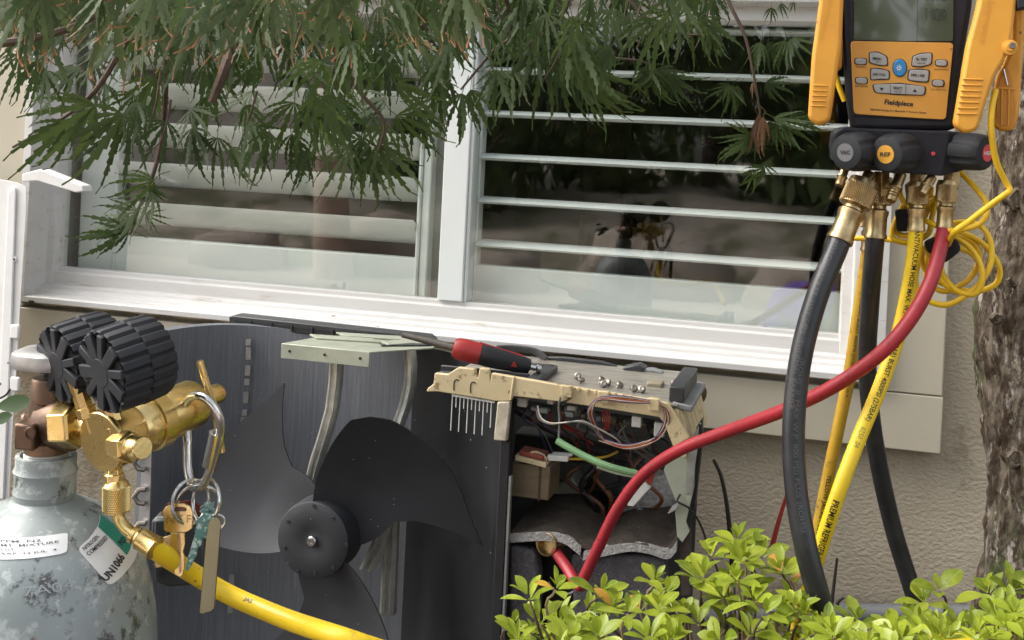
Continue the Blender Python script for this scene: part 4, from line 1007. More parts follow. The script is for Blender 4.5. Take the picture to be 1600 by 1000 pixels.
# gauges
GN = lcam(130, 575, -.86, -.25, .44).normalized()
def gauge(px, py, label, rr, twist, dd):
    c = P(px, py, DB - .045 + dd)
    t = MB(); n = 20; k4 = n * 4
    def mod(off):
        return lambda k, j: 1.0 if ((k + off) % 4) < 3 else .925
    a, gx, gy = basis(-GN, U)
    # two tiers of tread
    t.lathe(c, -GN, [(rr * .80, .0035), (rr * .97, .0), (rr, .002), (rr * 1.01, .021), (rr * .985, .022)], k4, ref=U, mod=lambda k, j: (1.0 if (k % 4) < 3 else .93) if 0 < j else 1)
    t.lathe(c, -GN, [(rr * .985, .0215), (rr * 1.03, .0225), (rr * 1.00, .040), (rr * .94, .0435), (rr * .78, .044)], k4, ref=U, mod=lambda k, j: (1.0 if ((k + 2) % 4) < 3 else .93) if 0 < j < 4 else 1)
    o = t.build('gauge_boot', m_rub, reg, smooth=25); ptag(o, label)
    q = MB(); q.lathe(c - GN * .0005, GN, [(rr * .36, -.006), (rr * .36, .0022), (rr * .33, .003), (rr * .1, .003)], 32, ref=U); q.build('boot_centre', m_rub, o)
    for k in range(10):
        aa = 2 * math.pi * k / 10 + twist; d = gx * math.cos(aa) + gy * math.sin(aa); e = GN.cross(d)
        q = MB(); q.obox(c + d * rr * .62 + GN * .0002, d * rr * .31, e * rr * (.15 if k % 2 else .105), GN * .0020); q.build('boot_spoke', m_rub, o, bevel=.0008)
    q = MB(); q.lathe(c - GN * .0015, GN, [(rr * .8, -.004), (rr * .8, 0), (rr * .3, .0)], 32); q.build('boot_back', m_ink, o)
    q = MB(); q.lathe(c - GN * .0438, -GN, [(rr * .77, -.004), (rr * .77, .0006), (rr * .1, .0006)], 32); q.build('gauge_lens', m_lcd, o)
    return c
g1 = gauge(91, 570, 'left gauge in a black ribbed rubber boot', .0305, .1, .015)
g2 = gauge(160, 582, 'right gauge in a black ribbed rubber boot', .0310, .25, -.032)
for (x0, y0, x1, y1, o) in ((126, 612, 142, 660, .0), (172, 640, 182, 672, -.01)):
    b = MB(); b.lathe(P(x0, y0, DB - .035 + o), (P(x1, y1, DB - .035 + o) - P(x0, y0, DB - .035 + o)), [(.0068, -.01), (.0068, .012), (.0080, .0125), (.0080, .020), (.0055, .0205), (.0060, .032)], 8); b.build('gauge_stem', m_brass, reg, smooth=20)

# ------------------------------------------------------------------ hose fittings helper
def hose_fit(par, c, ax, r, kn=True, mk=m_brassd, ln=1.0):
    """knurled nut then a crimped ferrule along ax, returns the ferrule's end"""
    ax = Vector(ax).normalized()
    b = MB(); b.knurl(c, ax, r * 1.45, r * 2.6 * ln, 40, 12, .03); k = b.build('knurled_nut', mk, par, smooth=0)
    b = MB(); b.lathe(c, ax, [(r * 1.1, -r * .5), (r * 1.30, -r * .45), (r * 1.42, r * .1)], 28); b.build('nut_shoulder', mk, k)
    h0 = r * 2.6 * ln
    b = MB(); b.lathe(c, ax, [(r * .9, h0 - .0005), (r * .95, h0 + r * .4), (r * 1.22, h0 + r * .6), (r * 1.20, h0 + r * 1.0), (r * 1.10, h0 + r * 1.3), (r * 1.10, h0 + r * 3.0), (r * 1.22, h0 + r * 3.3), (r * 1.20, h0 + r * 3.6), (r * .8, h0 + r * 3.65)], 16); b.build('ferrule', mk, par, smooth=30)
    return c + ax * (h0 + r * 3.3)
def hose_mesh(par, pts, r, m, n=16, name='tube', sub=8):
    b = MB(); path = spline(pts, sub); b.tube(path, r, n); return b.build(name, m, par, smooth=60), path
def hose_text(par, path, r, body, q0, q1, h, m, roll=0.0, bold=.02, lift=1.015):
    """lettering wrapped along the hose between the photograph's rows q0 and q1"""
    vs, fs = text2d(body, bold); acc = [0.0]
    bm = bmesh.new(); bv = [bm.verts.new(v) for v in vs]          # cut the letters across so that they follow the round hose
    for f_ in fs:
        try: bm.faces.new([bv[i] for i in f_])
        except ValueError: pass
    ya = min(v.y for v in vs); yb_ = max(v.y for v in vs)
    for q in range(1, 8): bmesh.ops.bisect_plane(bm, geom=list(bm.verts) + list(bm.edges) + list(bm.faces), plane_co=(0, ya + (yb_ - ya) * q / 8, 0), plane_no=(0, 1, 0))
    bm.verts.index_update(); vs = [v.co.copy() for v in bm.verts]; fs = [[v.index for v in f_.verts] for f_ in bm.faces]; bm.free()
    for a, c in zip(path, path[1:]): acc.append(acc[-1] + (c - a).length)
    y0 = min(v.y for v in vs); y1 = max(v.y for v in vs); k = h / (y1 - y0)
    row = lambda p: CY - FPX * (p - CAMLOC).dot(U) / (p - CAMLOC).dot(F)
    s0 = acc[min(range(len(path)), key=lambda i: abs(row(path[i]) - q0))]; s1 = acc[min(range(len(path)), key=lambda i: abs(row(path[i]) - q1))]
    xa = min(v.x for v in vs); xb_ = max(v.x for v in vs)
    def at(s_):
        s_ = max(0, min(acc[-1] - 1e-5, s_))
        for i in range(len(acc) - 1):
            if acc[i + 1] >= s_:
                t = (s_ - acc[i]) / (acc[i + 1] - acc[i]); p = path[i].lerp(path[i + 1], t)
                a0 = path[max(i - 1, 0)]; a1 = path[min(i + 2, len(path) - 1)]
                return p, (a1 - a0).normalized()
        return path[-1], (path[-1] - path[-2]).normalized()
    out = []
    for v in vs:
        u = (v.x - xa) / (xb_ - xa) * (s1 - s0); w_ = (v.y - (y0 + y1) / 2) * k
        p, T = at(s0 + u); N = (CAMLOC - p); N = (N - T * N.dot(T)).normalized(); B = N.cross(T)
        a = w_ / r + roll
        out.append(p + (N * math.cos(a) + B * math.sin(a)) * r * lift)
    b = MB(); b.add(out, fs); b.build('print', m, par, smooth=0)
# charging hose at the regulator
RH = .0075
hy = thing('charging_hose', 'yellow charging hose running from the brass regulator across the fan', 'hose', P(300, 900, DB - .05))
kc = P(182, 757, DB - .04)
b = MB(); b.knurl(kc, down, .0100, .0205, 36, 12, .035); b.build('knurled_nut', m_brass, hy, smooth=0)
b = MB(); b.lathe(kc, down, [(.0062, -.004), (.0085, -.002), (.0100, .0008)], 24); b.build('nut_shoulder', m_brass, hy)
bp_ = [P(184, 800, DB - .04), P(187, 812, DB - .04), P(196, 825, DB - .042), P(207, 834, DB - .044), P(216, 841, DB - .046)]
b = MB(); b.tube(spline(bp_, 5), .0045, 14); b.build('bent_stub', m_brass, hy)
fa, fb = P(206, 833, DB - .044), P(243, 857, DB - .05)
fx = (fb - fa).normalized()
b = MB(); b.lathe(fa, fx, [(.004, 0), (.0068, .001), (.0068, .004), (.0058, .005), (.0062, .0065), (.0085, .0085), (.0082, .012), (.0088, .0205), (.0094, .022), (.0078, .0222)], 20); b.build('ferrule', m_brass, hy, smooth=30)
hp = [P(232, 850, DB - .047), P(262, 871, DB - .025), P(300, 895, DB + .008), P(350, 925, DB + .02), P(400, 948, DB + .01), P(460, 972, DB - .02), P(530, 995, DB - .06), P(600, 1018, DB - .05), P(700, 1050, DB)]
_, hpath = hose_mesh(hy, hp, RH, m_hosey)
hose_text(hy, hpath, RH, 'JAS', 941, 948, .004, m_inkg, roll=.25)

# ------------------------------------------------------------------ carabiner, rings and keys hanging on the regulator
DC = DB - .01
ca = thing('carabiner', 'steel spring-gate carabiner hooked over the brass regulator shaft', 'carabiner', P(310, 765, DC))
cpts = [P(293, 690, DC + .02), P(292, 660, DC + .025), P(290, 636, DC + .02), P(297, 622, DC), P(310, 618, DC - .02), P(325, 625, DC - .026), P(338, 642, DC - .026), P(344, 662, DC - .024), P(343, 685, DC - .020), P(336, 712, DC - .014), P(328, 738, DC - .008), P(318, 757, DC - .002), P(305, 762, DC + .004), P(297, 752, DC + .010), P(293, 725, DC + .016)]
b = MB(); b.tube(spline(cpts + [cpts[0]], 5)[:-1], .0034, 12, closed=True); b.build('wire_loop', m_steel, ca)
b = MB(); b.tube([P(336, 676, DC - .022), P(331, 700, DC - .017), P(325, 728, DC - .010)], .0042, 10); b.build('gate', m_steel, ca)
for q in ((337, 674, DC - .0215), (326, 726, DC - .011)):
    b = MB(); b.lathe(P(*q), camv(1, .3, .3), [(.0012, -.0052), (.0016, -.005), (.0016, .005), (.0012, .0052)], 8); b.build('gate_pin', m_steeld, ca)
def ring(name, label, px, py, d, rx, nrm, thick=.0011, cat='ring'):
    c = P(px, py, d); a, x_, y_ = basis(nrm); b = MB()
    pts = [c + (x_ * math.cos(t) + y_ * math.sin(t)) * rx + a * (.0016 * (t / 12.5 - .5)) for t in [k * 4 * math.pi / 64 for k in range(65)]]
    b.tube(pts, thick, 8); o = b.build(name, m_steel); return tag(o, label, cat, 'split rings on the carabiner')
ring('split_ring', 'left split ring on the carabiner holding the brass key', 298, 784, DC - .004, .0165, camv(.75, .1, .6))
ring('split_ring', 'right split ring on the carabiner above the metal bar', 322, 782, DC - .006, .0165, camv(-.62, .2, .75))
ring('split_ring', 'middle split ring hanging on the carabiner above the printed key', 311, 786, DC + .002, .0160, camv(.2, -.3, .9))
ring('split_ring', 'small split ring at the top of the metal bar', 340, 815, DC - .004, .0052, camv(.3, .0, .95), .0009)
def dprism(pts, d, th, m, name, par=None, bev=.0004, tilt=0):
    b = MB(); b.prism([P(x, y, d + tilt * (y - pts[0][1])) for x, y in pts], F * th); return b.build(name, m, par, bevel=bev)
def circ(cx, cy, rx, ry, n=16, a0=0, a1=360):
    return [(cx + rx * math.cos(rad(a0 + (a1 - a0) * k / n)), cy + ry * math.sin(rad(a0 + (a1 - a0) * k / n))) for k in range(n)]
m_keyb = mat('brass key metal', (.66, .52, .26), .28, 1.0, c2=(.54, .41, .19), scale=90)
kb = thing('key', 'brass door key hanging left of the printed key', 'key', P(277, 900, DC - .012))
dprism([(256, 812), (254, 800), (258, 793), (268, 788), (285, 787), (296, 791), (301, 800), (301, 812), (300, 826), (294, 830), (290, 832), (262, 832), (256, 828)], DC - .012, .0022, m_keyb, 'bow', kb)
dprism([(266, 832.4), (288, 832.4), (289, 850), (286, 862), (289, 872), (288, 885), (286, 897), (282, 902), (273, 898), (271, 888), (268, 860)], DC - .0118, .0020, m_keyb, 'blade', kb)
dprism([(276, 834), (281, 834), (283, 895), (280, 897)], DC - .0124, .0007, m_brassd, 'groove', kb, 0)
dprism(circ(281, 797, 11, 5, 16, 180, 360) + [(290, 799), (272, 799)], DC - .0124, .0006, m_bronze, 'bow_hole', kb, 0)
b = MB(); text_fit(b, 'N S F', lambda u, v: P(260 + 38 * u, 818 - 13 * v, DC - .0124), .0); b.build('stamped_letters', m_brassd, kb, smooth=0)
k2 = thing('key', 'small dull key half hidden behind the brass key and hose', 'key', P(262, 850, DC + .02))
dprism([(254, 840), (268, 836), (266, 862), (256, 885), (244, 888), (240, 882), (248, 868)], DC + .012, .0022, m_brassd, 'blade', k2)
dprism([(252, 800), (262, 786), (300, 782), (316, 792), (312, 812), (290, 826), (262, 826)], DC + .008, .0022, mat('red key metal', (.20, .05, .03), .5, .4), 'bow', k2)
k3 = thing('key', 'key printed with teal and white pattern beside the metal bar', 'key', P(305, 890, DC - .014))
dprism([(308, 812), (318, 802), (332, 806), (335, 820), (332, 834), (322, 842), (312, 840), (304, 832)], DC - .016, .0022, m_teal, 'bow', k3)
dprism([(305, 833), (316, 842), (314, 852), (308, 858), (307, 868), (302, 876), (299, 884), (293, 893), (289, 890), (292, 876), (297, 860), (301, 846)], DC - .0158, .0020, m_teal, 'blade', k3)
kt = thing('metal_bar', 'flat satin metal bar tag hanging from the keys', 'key tag', P(325, 960, DC - .02))
dprism([(322, 838), (326, 816), (332, 809), (340, 809), (345, 818), (344, 836), (335, 951), (329, 956), (314, 960), (311, 957)], DC - .022, .0016, mat('satin gold metal', (.21, .21, .135), .25, 1.0, c2=(.16, .16, .10), scale=6, rvar=.05), 'plate', kt, .0005)
for k, (x0, y0, x1, y1) in enumerate(((330, 800, 338, 812), (332, 806, 328, 818), (326, 800, 334, 806))):
    pass
b = MB(); rnd = random.Random(2)
for k in range(9):
    q = [P(322 + rnd.uniform(-10, 14), 790 + rnd.uniform(-6, 14), DC - .010 + rnd.uniform(-.004, .004)) for _ in range(4)]; b.tube(spline(q, 4), .0005, 5)
tag(b.build('thread_tuft', mat('teal thread', (.25, .38, .36), .9)), 'frayed teal and white thread knotted in the key rings', 'thread')
# black rubber handle behind the keys
b = MB(); b.prism([P(x, y, DC + .12) for x, y in ((236, 815), (243, 808), (300, 806), (318, 830), (318, 900), (300, 915), (262, 918), (243, 910), (236, 870))], F * .02)
b.prism([P(x, y, DC + .118) for x, y in ((240, 812), (262, 812), (258, 880), (250, 905), (241, 890))], F * .004)
tag(b.build('black_handle', m_blackp, bevel=.005), 'black moulded plastic handle behind the keys beside the cylinder', 'handle')

# ================================================================== digital manifold gauge hanging on the tree
YM = -.68
man = thing('manifold_gauge', 'black and amber digital manifold gauge hanging by the tree trunk', 'manifold gauge', W(1410, 280, YM))
def tdir(mb, body, x0, y0, x1, y1, h, y, bold=.02, slant=0):
    ln = math.hypot(x1 - x0, y1 - y0); ux, uy = (x1 - x0) / ln, (y1 - y0) / ln; vx_, vy_ = uy, -ux
    text_fit(mb, body, lambda u, v: W(x0 + ux * ln * u + (vx_ + slant * ux) * h * v, y0 + uy * ln * u + (vy_ + slant * uy) * h * v, y), bold)
def rpoly(pts, r=6, n=4):
    """pixel polygon with rounded corners"""
    out = []; m = len(pts)
    for i in range(m):
        p, a, c = Vector(pts[i]), Vector(pts[i - 1]), Vector(pts[(i + 1) % m])
        ra = min(r, (a - p).length * .45); rc_ = min(r, (c - p).length * .45)
        s_, e = p + (a - p).normalized() * ra, p + (c - p).normalized() * rc_
        for k in range(n + 1):
            t = k / n; q = s_ * (1 - t) ** 2 + p * 2 * t * (1 - t) + e * t * t; out.append((q.x, q.y))
    return out
def mp(nm, pts, d, th, m, par=man, bev=.0008, r=0):
    b = MB(); b.pprism(rpoly(pts, r) if r else pts, YM + d, th); return b.build(nm, m, par, bevel=bev)
body = mp('housing', [(1308, -90), (1524, -90), (1519, 10), (1502, 110), (1494, 203), (1330, 203), (1322, 150), (1316, 40)], 0, .055, m_body, bev=.006)
mp('bezel', [(1330, -80), (1494, -80), (1488, 66), (1478, 190), (1332, 182), (1329, 66)], -.0012, .004, m_body, body, .001, 6)
fp = mp('faceplate', [(1329, 64), (1490, 67), (1478, 187), (1440, 185), (1334, 178)], -.0030, .004, m_panel, body, .0006, 7)
scr = mp('display', [(1335, -80), (1490, -80), (1489, 64), (1410, 64.5), (1334, 62)], -.0022, .003, m_lcd, body, .0003, 2)
b = MB(); b.pprism([(1433.5, -80), (1434.5, -80), (1433.5, 64), (1432.5, 64)], YM - .0027, .0006); b.build('display_divider', m_lcdd, scr)
b = MB(); text_px(b, '1420', 1446, 31, 1478, 32, 19, YM - .0030, .01); b.build('digits', m_lcdd, scr, smooth=0)
b = MB(); text_px(b, '1408', 1446, 1, 1478, 2, 19, YM - .0030, .01); b.build('digits', m_lcdd, scr, smooth=0)
def key(pts, r, tx=None, m=m_btn, nm='button'):
    c = Vector((sum(p[0] for p in pts) / len(pts), sum(p[1] for p in pts) / len(pts)))
    g_ = [tuple(c + (Vector(p) - c) * (1 + 2.0 / max(6, (Vector(p) - c).length))) for p in pts]
    mp('button_surround', g_, -.0034, .003, m_ink, fp, .0003, r)
    o = mp(nm, pts, -.0052, .004, m, fp, .0008, r)
    if tx:
        b = MB()
        for t in tx: text_px(b, *t[:6], YM - .0056, t[6] if len(t) > 6 else .02)
        b.build('print', m_ink, o, smooth=0)
    return o
key([(1359, 82), (1372, 82), (1385, 88), (1387, 102), (1376, 102), (1359, 98)], 4, [('MENU', 1364, 93.5, 1377, 94.5, 4.4, .03), ('SET', 1369, 97.5, 1374, 98, 2.0)])
key([(1361, 107), (1375, 108), (1389, 111), (1389, 124), (1376, 123), (1361, 125)], 4, [('LINK TOOL', 1364, 118, 1384, 119, 4.2, .03)])
key([(1427, 88), (1440, 84), (1456, 83), (1455, 100), (1440, 104), (1425, 103)], 4, [('Rs TEST', 1432, 94.5, 1449, 95, 4.4, .03), ('HOLD 2 SEC', 1433, 99.5, 1446, 100, 2.0)])
key([(1421, 109), (1436, 109), (1452, 110), (1450, 128), (1434, 127), (1419, 125)], 4, [('PIPE / AIR', 1424, 119.5, 1445, 120.5, 4.2, .03)])
key([(1364, 132), (1405, 131), (1446, 135), (1444, 149), (1404, 147), (1368, 145)], 5, [('SELECT', 1396, 139.5, 1410, 140.3, 4.2, .03), ('HOLD UNIT', 1397, 144, 1409, 144.5, 2.0)])
b = MB()
b.pprism([(1374, 137), (1381, 137.5), (1377.5, 142)], YM - .0056, .0003); b.pprism([(1426, 143.5), (1433, 144), (1429.5, 139)], YM - .0056, .0003)
tag(b.build('arrow_marks', m_ink, fp, smooth=0), kind='stuff')
for x in (1391, 1415):
    b = MB(); b.pprism([(x, 132), (x + .7, 132), (x + .7, 147), (x, 147)], YM - .0055, .0003); b.build('key_seam', m_ink, fp)
for x, y, tx, y2, w_ in ((1345, 96, 'BACKLIGHT', 105.5, 15), (1346, 126, 'ZERO PRESSURE', 135.5, 20), (1471, 98.5, 'MICRON MODE', 109.5, 22), (1466, 130, 'Tk EL. TEKL CYCLE', 141, 25)):
    key([(x - 8.5, y - 5), (x + 8.5, y - 4.5), (x + 8.5, y + 5), (x - 8.5, y + 4.5)], 5)
    b = MB(); text_px(b, tx, x - w_ / 2, y2, x + w_ / 2, y2 + .8, 2.4, YM - .0034, .0); b.build('print', m_ink, fp, smooth=0)
mp('button_surround', circ(1406, 106, 11.6, 14.6, 28), -.0034, .003, m_ink, fp, .0003)
pk = mp('power_button', circ(1406, 106, 10.6, 13.6, 28), -.0056, .004, m_blue, fp, .0012)
b = MB()
for k in range(8):
    a = rad(45 * k); x, y = 1405, 106
    b.pprism([(x + 3.4 * math.cos(a) - .5 * math.sin(a), y + 3.8 * math.sin(a) + .5 * math.cos(a)), (x + 3.4 * math.cos(a) + .5 * math.sin(a), y + 3.8 * math.sin(a) - .5 * math.cos(a)), (x + 5.4 * math.cos(a), y + 6 * math.sin(a))], YM - .0060, .0003)
b.pprism([(1404.4, 102.5), (1405.6, 102.5), (1405.6, 106), (1404.4, 106)], YM - .0060, .0003)
c = circ(1405, 106, 3.0, 3.2, 18, -50, 230); ci = circ(1405, 106, 2.1, 2.3, 18, -50, 230)
b.prism([W(x, y, YM - .0060) for x, y in c + ci[::-1]], (0, .0003, 0))
tag(b.build('power_symbol', m_inkw, pk, smooth=0), kind='stuff')
b = MB(); text_px(b, 'Fieldpiece', 1381, 165.5, 1426, 169, 10.5, YM - .0036, .03, .18); b.build('brand_print', m_ink, fp, smooth=0)
b = MB(); text_px(b, 'SMAN\u00ae Refrigerant Manifold + Vacuum Gauge', 1359, 173.5, 1447, 178.5, 4.2, YM - .0036, .012, .15); b.build('brand_print', m_ink, fp, smooth=0)
# valve block
b = MB()
A = [W(x, y, YM - .004) for x, y in ((1302, 212), (1318, 199), (1484, 204), (1470, 277), (1330, 264), (1302, 252))]
B = [W(x, y, YM + .03) for x, y in ((1296, 214), (1318, 197), (1550, 212), (1552, 256), (1330, 262), (1296, 248))]
b.prism(A, (0, .012, 0))
blo = MB(); n = 6
blo.add([p for p in A] + [p for p in B], [list(range(n)), list(range(2 * n - 1, n - 1, -1))] + [(i, i + n, (i + 1) % n + n, (i + 1) % n) for i in range(n)])
block = blo.build('valve_block', m_body, man, smooth=0, bevel=.003)
b = MB(); c = W(1458, 240, YM - .005); b.lathe(c, (0, -1, 0), [(.0022, 0), (.0022, .0008), (.001, .0009)], 10); b.build('red_dot', m_redd, block)
def vknob(px, py, d, ax, ln, rr, tx, md, ink):
    c = W(px, py, YM + d); ax = Vector(ax).normalized()
    b = MB(); b.lathe(c, -ax, [(rr * .55, -.0015), (rr * .80, 0), (rr * .90, .003), (rr * .96, .010), (rr, ln * .7), (rr * .9, ln)], 48, ref=U, mod=lambda k, j: 1 - .085 * (k % 8 in (0, 1)) * (j > 1))
    o = b.build('knob', m_rub, block, smooth=30)
    b = MB(); b.lathe(c + ax * .0016, ax, [(rr * .44, -.001), (rr * .44, .0004), (rr * .02, .0004)], 24); dsc = b.build('knob_disc', md, o)
    a, x_, y_ = basis(ax, U); x2 = x_; rgt = x2.cross(a)     # up and right on the disc
    b = MB(); hw_ = rr * (.27 if len(tx) < 4 else .34); hh = rr * .10
    text_fit(b, tx, lambda u, v: c + ax * .0024 + rgt * (2 * u - 1) * hw_ + x2 * (2 * v - 1) * hh, .03); b.build('print', ink, dsc, smooth=0)
m_disc = mat('grey disc', (.13, .13, .135), .5); m_odisc = mat('amber disc', (.55, .27, .02), .5)
vknob(1322, 238, -.036, lcam(1322, 238, -.52, -.05, .85), .040, .0230, 'VAC', m_disc, m_ink)
vknob(1385, 241, -.036, lcam(1385, 241, -.50, -.06, .86), .040, .0230, 'REF', m_odisc, m_ink)
vknob(1541, 239, -.010, lcam(1541, 239, .84, -.08, .54), .040, .0215, 'HIGH', m_redd, m_inkw)
vknob(1301, 226, .03, lcam(1301, 226, -.97, 0, .2), .022, .0215, 'LOW', m_rub, m_inkg)
# bare ports
def port(p0, p1, r, cap=True):
    a, c = W(*p0), W(*p1); ax = c - a; ln = ax.length
    b = MB(); b.lathe(a, ax, [(r * 1.0, 0), (r, ln * .45), (r * 1.25, ln * .48), (r * 1.25, ln * .56), (r * .95, ln * .6)] + [(r * (1.05 if k % 2 else .92), ln * (.62 + .05 * k)) for k in range(6)] + [(r * 1.0, ln * .92), (r * .85, ln), (r * .45, ln)], 20); b.build('port', m_brassd, man, smooth=30)
port((1321, 262, YM + .005), (1311, 290, YM - .005), .0050)
port((1408, 272, YM + .005), (1391, 314, YM - .012), .0062)
port((1456, 277, YM + .005), (1440, 304, YM - .012), .0055)
port((1359, 270, YM + .01), (1347, 298, YM), .0068)
for x in (1378, 1434, 1487):
    b = MB(); b.lathe(W(x, 268, YM + .02), (0, 0, -1), [(.0095, 0), (.0095, .018), (.0080, .019), (.0080, .028)], 6); b.build('port_hex', m_brassd, man, smooth=15, bevel=.0006)

# ------------------------------------------------------------------ hoses on the manifold
def S(px, py, y): return (W(px, py, y) - CAMLOC).dot(F) / FPX
def hose(name, label, fit0, fit1, pts, rpx, m, mk=m_brassd, ln=1.0):
    r = rpx * S(fit0[0], fit0[1], fit0[2]); a = W(*fit0); ax = W(*fit1) - a
    t = thing(name, label, 'hose', W(*pts[-1]))
    e = hose_fit(t, a, ax, r, mk=mk, ln=ln)
    path = [e - ax.normalized() * .008, e] + [W(*p) for p in pts]
    _, pth = hose_mesh(t, path, r, m)
    return t, pth, r
t, pth, r = hose('refrigerant_hose', 'thick black hose arching in front of the red hose', (1348, 290, YM - .005), (1322, 352, YM - .02),
    [(1305, 395, YM - .03), (1278, 460, YM - .045), (1255, 540, YM - .06), (1243, 620, YM - .07), (1240, 700, YM - .08), (1246, 780, YM - .09), (1260, 860, YM - .10), (1280, 935, YM - .10), (1300, 1010, YM - .09), (1315, 1080, YM - .05)], 17.0, m_hoseb, ln=.82)
hose_text(t, pth, r, 'YELLOW JACKET  HAV-SAFE  THERMAL BARRIER', 380, 640, .0065, m_inkg, roll=-.35, bold=-.01)
hose_text(t, pth, r, '(ROHS  II  MAX W.P. 800 PSI) PLUS (ROHS)', 560, 830, .0065, m_inkg, roll=.1, bold=-.01)
t, pth, r = hose('refrigerant_hose', 'thick black hose hanging straight behind the red hose', (1374, 283, YM + .03), (1369, 352, YM + .025),
    [(1365, 400, YM + .03), (1359, 480, YM + .05), (1355, 560, YM + .07), (1360, 640, YM + .09), (1374, 730, YM + .11), (1397, 830, YM + .13), (1425, 920, YM + .14), (1452, 1010, YM + .14)], 14.5, m_hoseb)
t, pth, r = hose('refrigerant_hose', 'bright yellow printed hose slanting down left into the shrub', (1434, 290, YM + .015), (1432, 345, YM + .012),
    [(1428, 400, YM + .015), (1418, 460, YM + .02), (1403, 525, YM + .02), (1375, 605, YM + .005), (1340, 690, YM - .015), (1310, 770, YM - .035), (1284, 850, YM - .03), (1262, 925, YM - .02), (1240, 1010, YM)], 11.5, m_hosey)
hose_text(t, pth, r, 'ERANT/VACUUM HOSE MAX. W.P. 800 PSI (55BAR) BURST 4000PSI (275BAR)', 346, 655, .0076, m_ink, roll=.1, bold=.015)
hose_text(t, pth, r, '6250  04', 665, 700, .0058, m_inkg, roll=.1, bold=-.01)
hose_text(t, pth, r, 'PREMIUM REFRIGERANT/VACUUM HOSE MAX. W.P.', 785, 985, .0076, m_ink, roll=.1, bold=.015)
t, pth, r = hose('refrigerant_hose', 'aged amber hose hanging behind the straight black hose', (1360, 330, YM + .10), (1357, 380, YM + .10),
    [(1352, 420, YM + .11), (1340, 500, YM + .12), (1328, 580, YM + .13), (1312, 660, YM + .135), (1293, 750, YM + .14), (1276, 840, YM + .14), (1262, 930, YM + .14)], 10.0, m_hosea)
hose_text(t, pth, r, 'W.P. 800PSI (55BAR) BURST 4000PSI (275BAR) MAX W.P.', 420, 622, .0052, m_ink, roll=.1, bold=.0)
hose_text(t, pth, r, 'YELLOW JACKET PLUS II  MAX', 740, 870, .0070, m_ink, roll=.1, bold=.015)
t, pth, r = hose('refrigerant_hose', 'red hose sweeping from the manifold down to the service valve', (1480, 287, YM + .02), (1476, 347, YM + .018),
    [(1470, 385, YM + .005), (1452, 445, YM - .015), (1418, 505, YM - .025), (1370, 557, YM - .025), (1300, 605, YM - .005), (1220, 643, YM + .04), (1130, 676, YM + .11), (1060, 704, YM + .15), (1005, 742, YM + .18), (965, 795, YM + .20), (935, 855, YM + .215), (915, 897, YM + .225), (907, 915, YM + .23), (898, 908, YM + .24), (885, 886, YM + .26), (868, 862, YM + .29)], 11.0, m_hoser, ln=1.05)

# ------------------------------------------------------------------ pipe clamps
def clamp_part(nm, pts, y, th, m, par, bev=.006, r=8):
    b = MB(); b.pprism(rpoly(pts, r), y, th); return b.build(nm, m, par, bevel=bev, segs=3)
cl = thing('pipe_clamp', 'amber plastic pipe clamp hanging at the left of the manifold', 'pipe clamp', W(1285, 195, YM - .01))
h1 = clamp_part('handle', [(1282, -90), (1280, 0), (1268, 90), (1262, 185), (1278, 197), (1297, 190), (1306, 130), (1315, 70), (1322, -90)], YM - .035, .028, m_orange, cl)
clamp_part('rear_handle', [(1300, -90), (1304, 60), (1300, 110), (1316, 108), (1318, -90)], YM + .0, .02, m_orangei, cl, .003)
for k in range(5):
    y = 132 + k * 8
    b = MB(); b.pprism([(1270 + k * -.8, y), (1293 - k * .8, y + 1), (1293 - k * .8, y + 3), (1270 - k * .8, y + 2)], YM - .0362, .002); b.build('grip_rib', m_orange, h1, bevel=.0006)
b = MB(); tdir(b, 'Fieldpiece', 1296, -20, 1278, 62, 9, YM - .0355, .01); b.build('raised_brand', m_orange, h1, smooth=0)
cr = thing('pipe_clamp', 'open amber plastic pipe clamp hanging at the right of the manifold', 'pipe clamp', W(1530, 205, YM - .01))
h2 = clamp_part('handle', [(1545, -90), (1528, 10), (1512, 70), (1502, 130), (1491, 195), (1508, 209), (1528, 203), (1541, 160), (1556, 116), (1571, 92), (1582, 55), (1592, -20), (1600, -90)], YM - .06, .028, m_orange, cr)
clamp_part('rear_handle', [(1578, -90), (1584, 60), (1572, 96), (1560, 118), (1553, 160), (1551, 195), (1566, 205), (1586, 203), (1593, 180), (1598, 100), (1604, 0), (1610, -90)], YM - .035, .022, m_orange, cr, .004)
b = MB(); b.pprism(rpoly([(1572, 100), (1580, 120), (1586, 160), (1585, 196), (1562, 196), (1557, 170), (1560, 135)], 4), YM - .0365, .004); hol = b.build('handle_recess', m_orangei, cr)
for pts in ([(1565, 136), (1567, 136), (1566, 196), (1564, 196)], [(1576, 136), (1578, 136), (1577, 196), (1575, 196)], [(1558, 136), (1586, 137), (1586, 139.5), (1558, 138.5)]):
    b = MB(); b.pprism(pts, YM - .0385, .003); b.build('recess_rib', m_orange, hol)
b = MB(); b.tube([W(1568, 108, YM - .038), W(1574, 133, YM - .039)], .001, 6); b.build('spring_wire', m_steel, cr)
b = MB(); b.lathe(W(1578, 74, YM - .061), (0, -1, 0), [(.0085, -.006), (.0080, .001), (.0045, .0018), (.004, .0035), (.0015, .0036)], 18); pv_ = b.build('pivot_boss', m_orange, cr)
b = MB(); b.lathe(W(1582, 71, YM - .0645), (0, -1, 0), [(.0036, 0), (.0032, .0016), (.0012, .0016), (.001, .0008)], 14); b.build('pivot_screw', m_steeld, cr)
b = MB(); b.pprism([(1586, -90), (1612, -90), (1610, 12), (1590, 14)], YM - .062, .02); b.build('black_tip', m_rub, cr, bevel=.002)
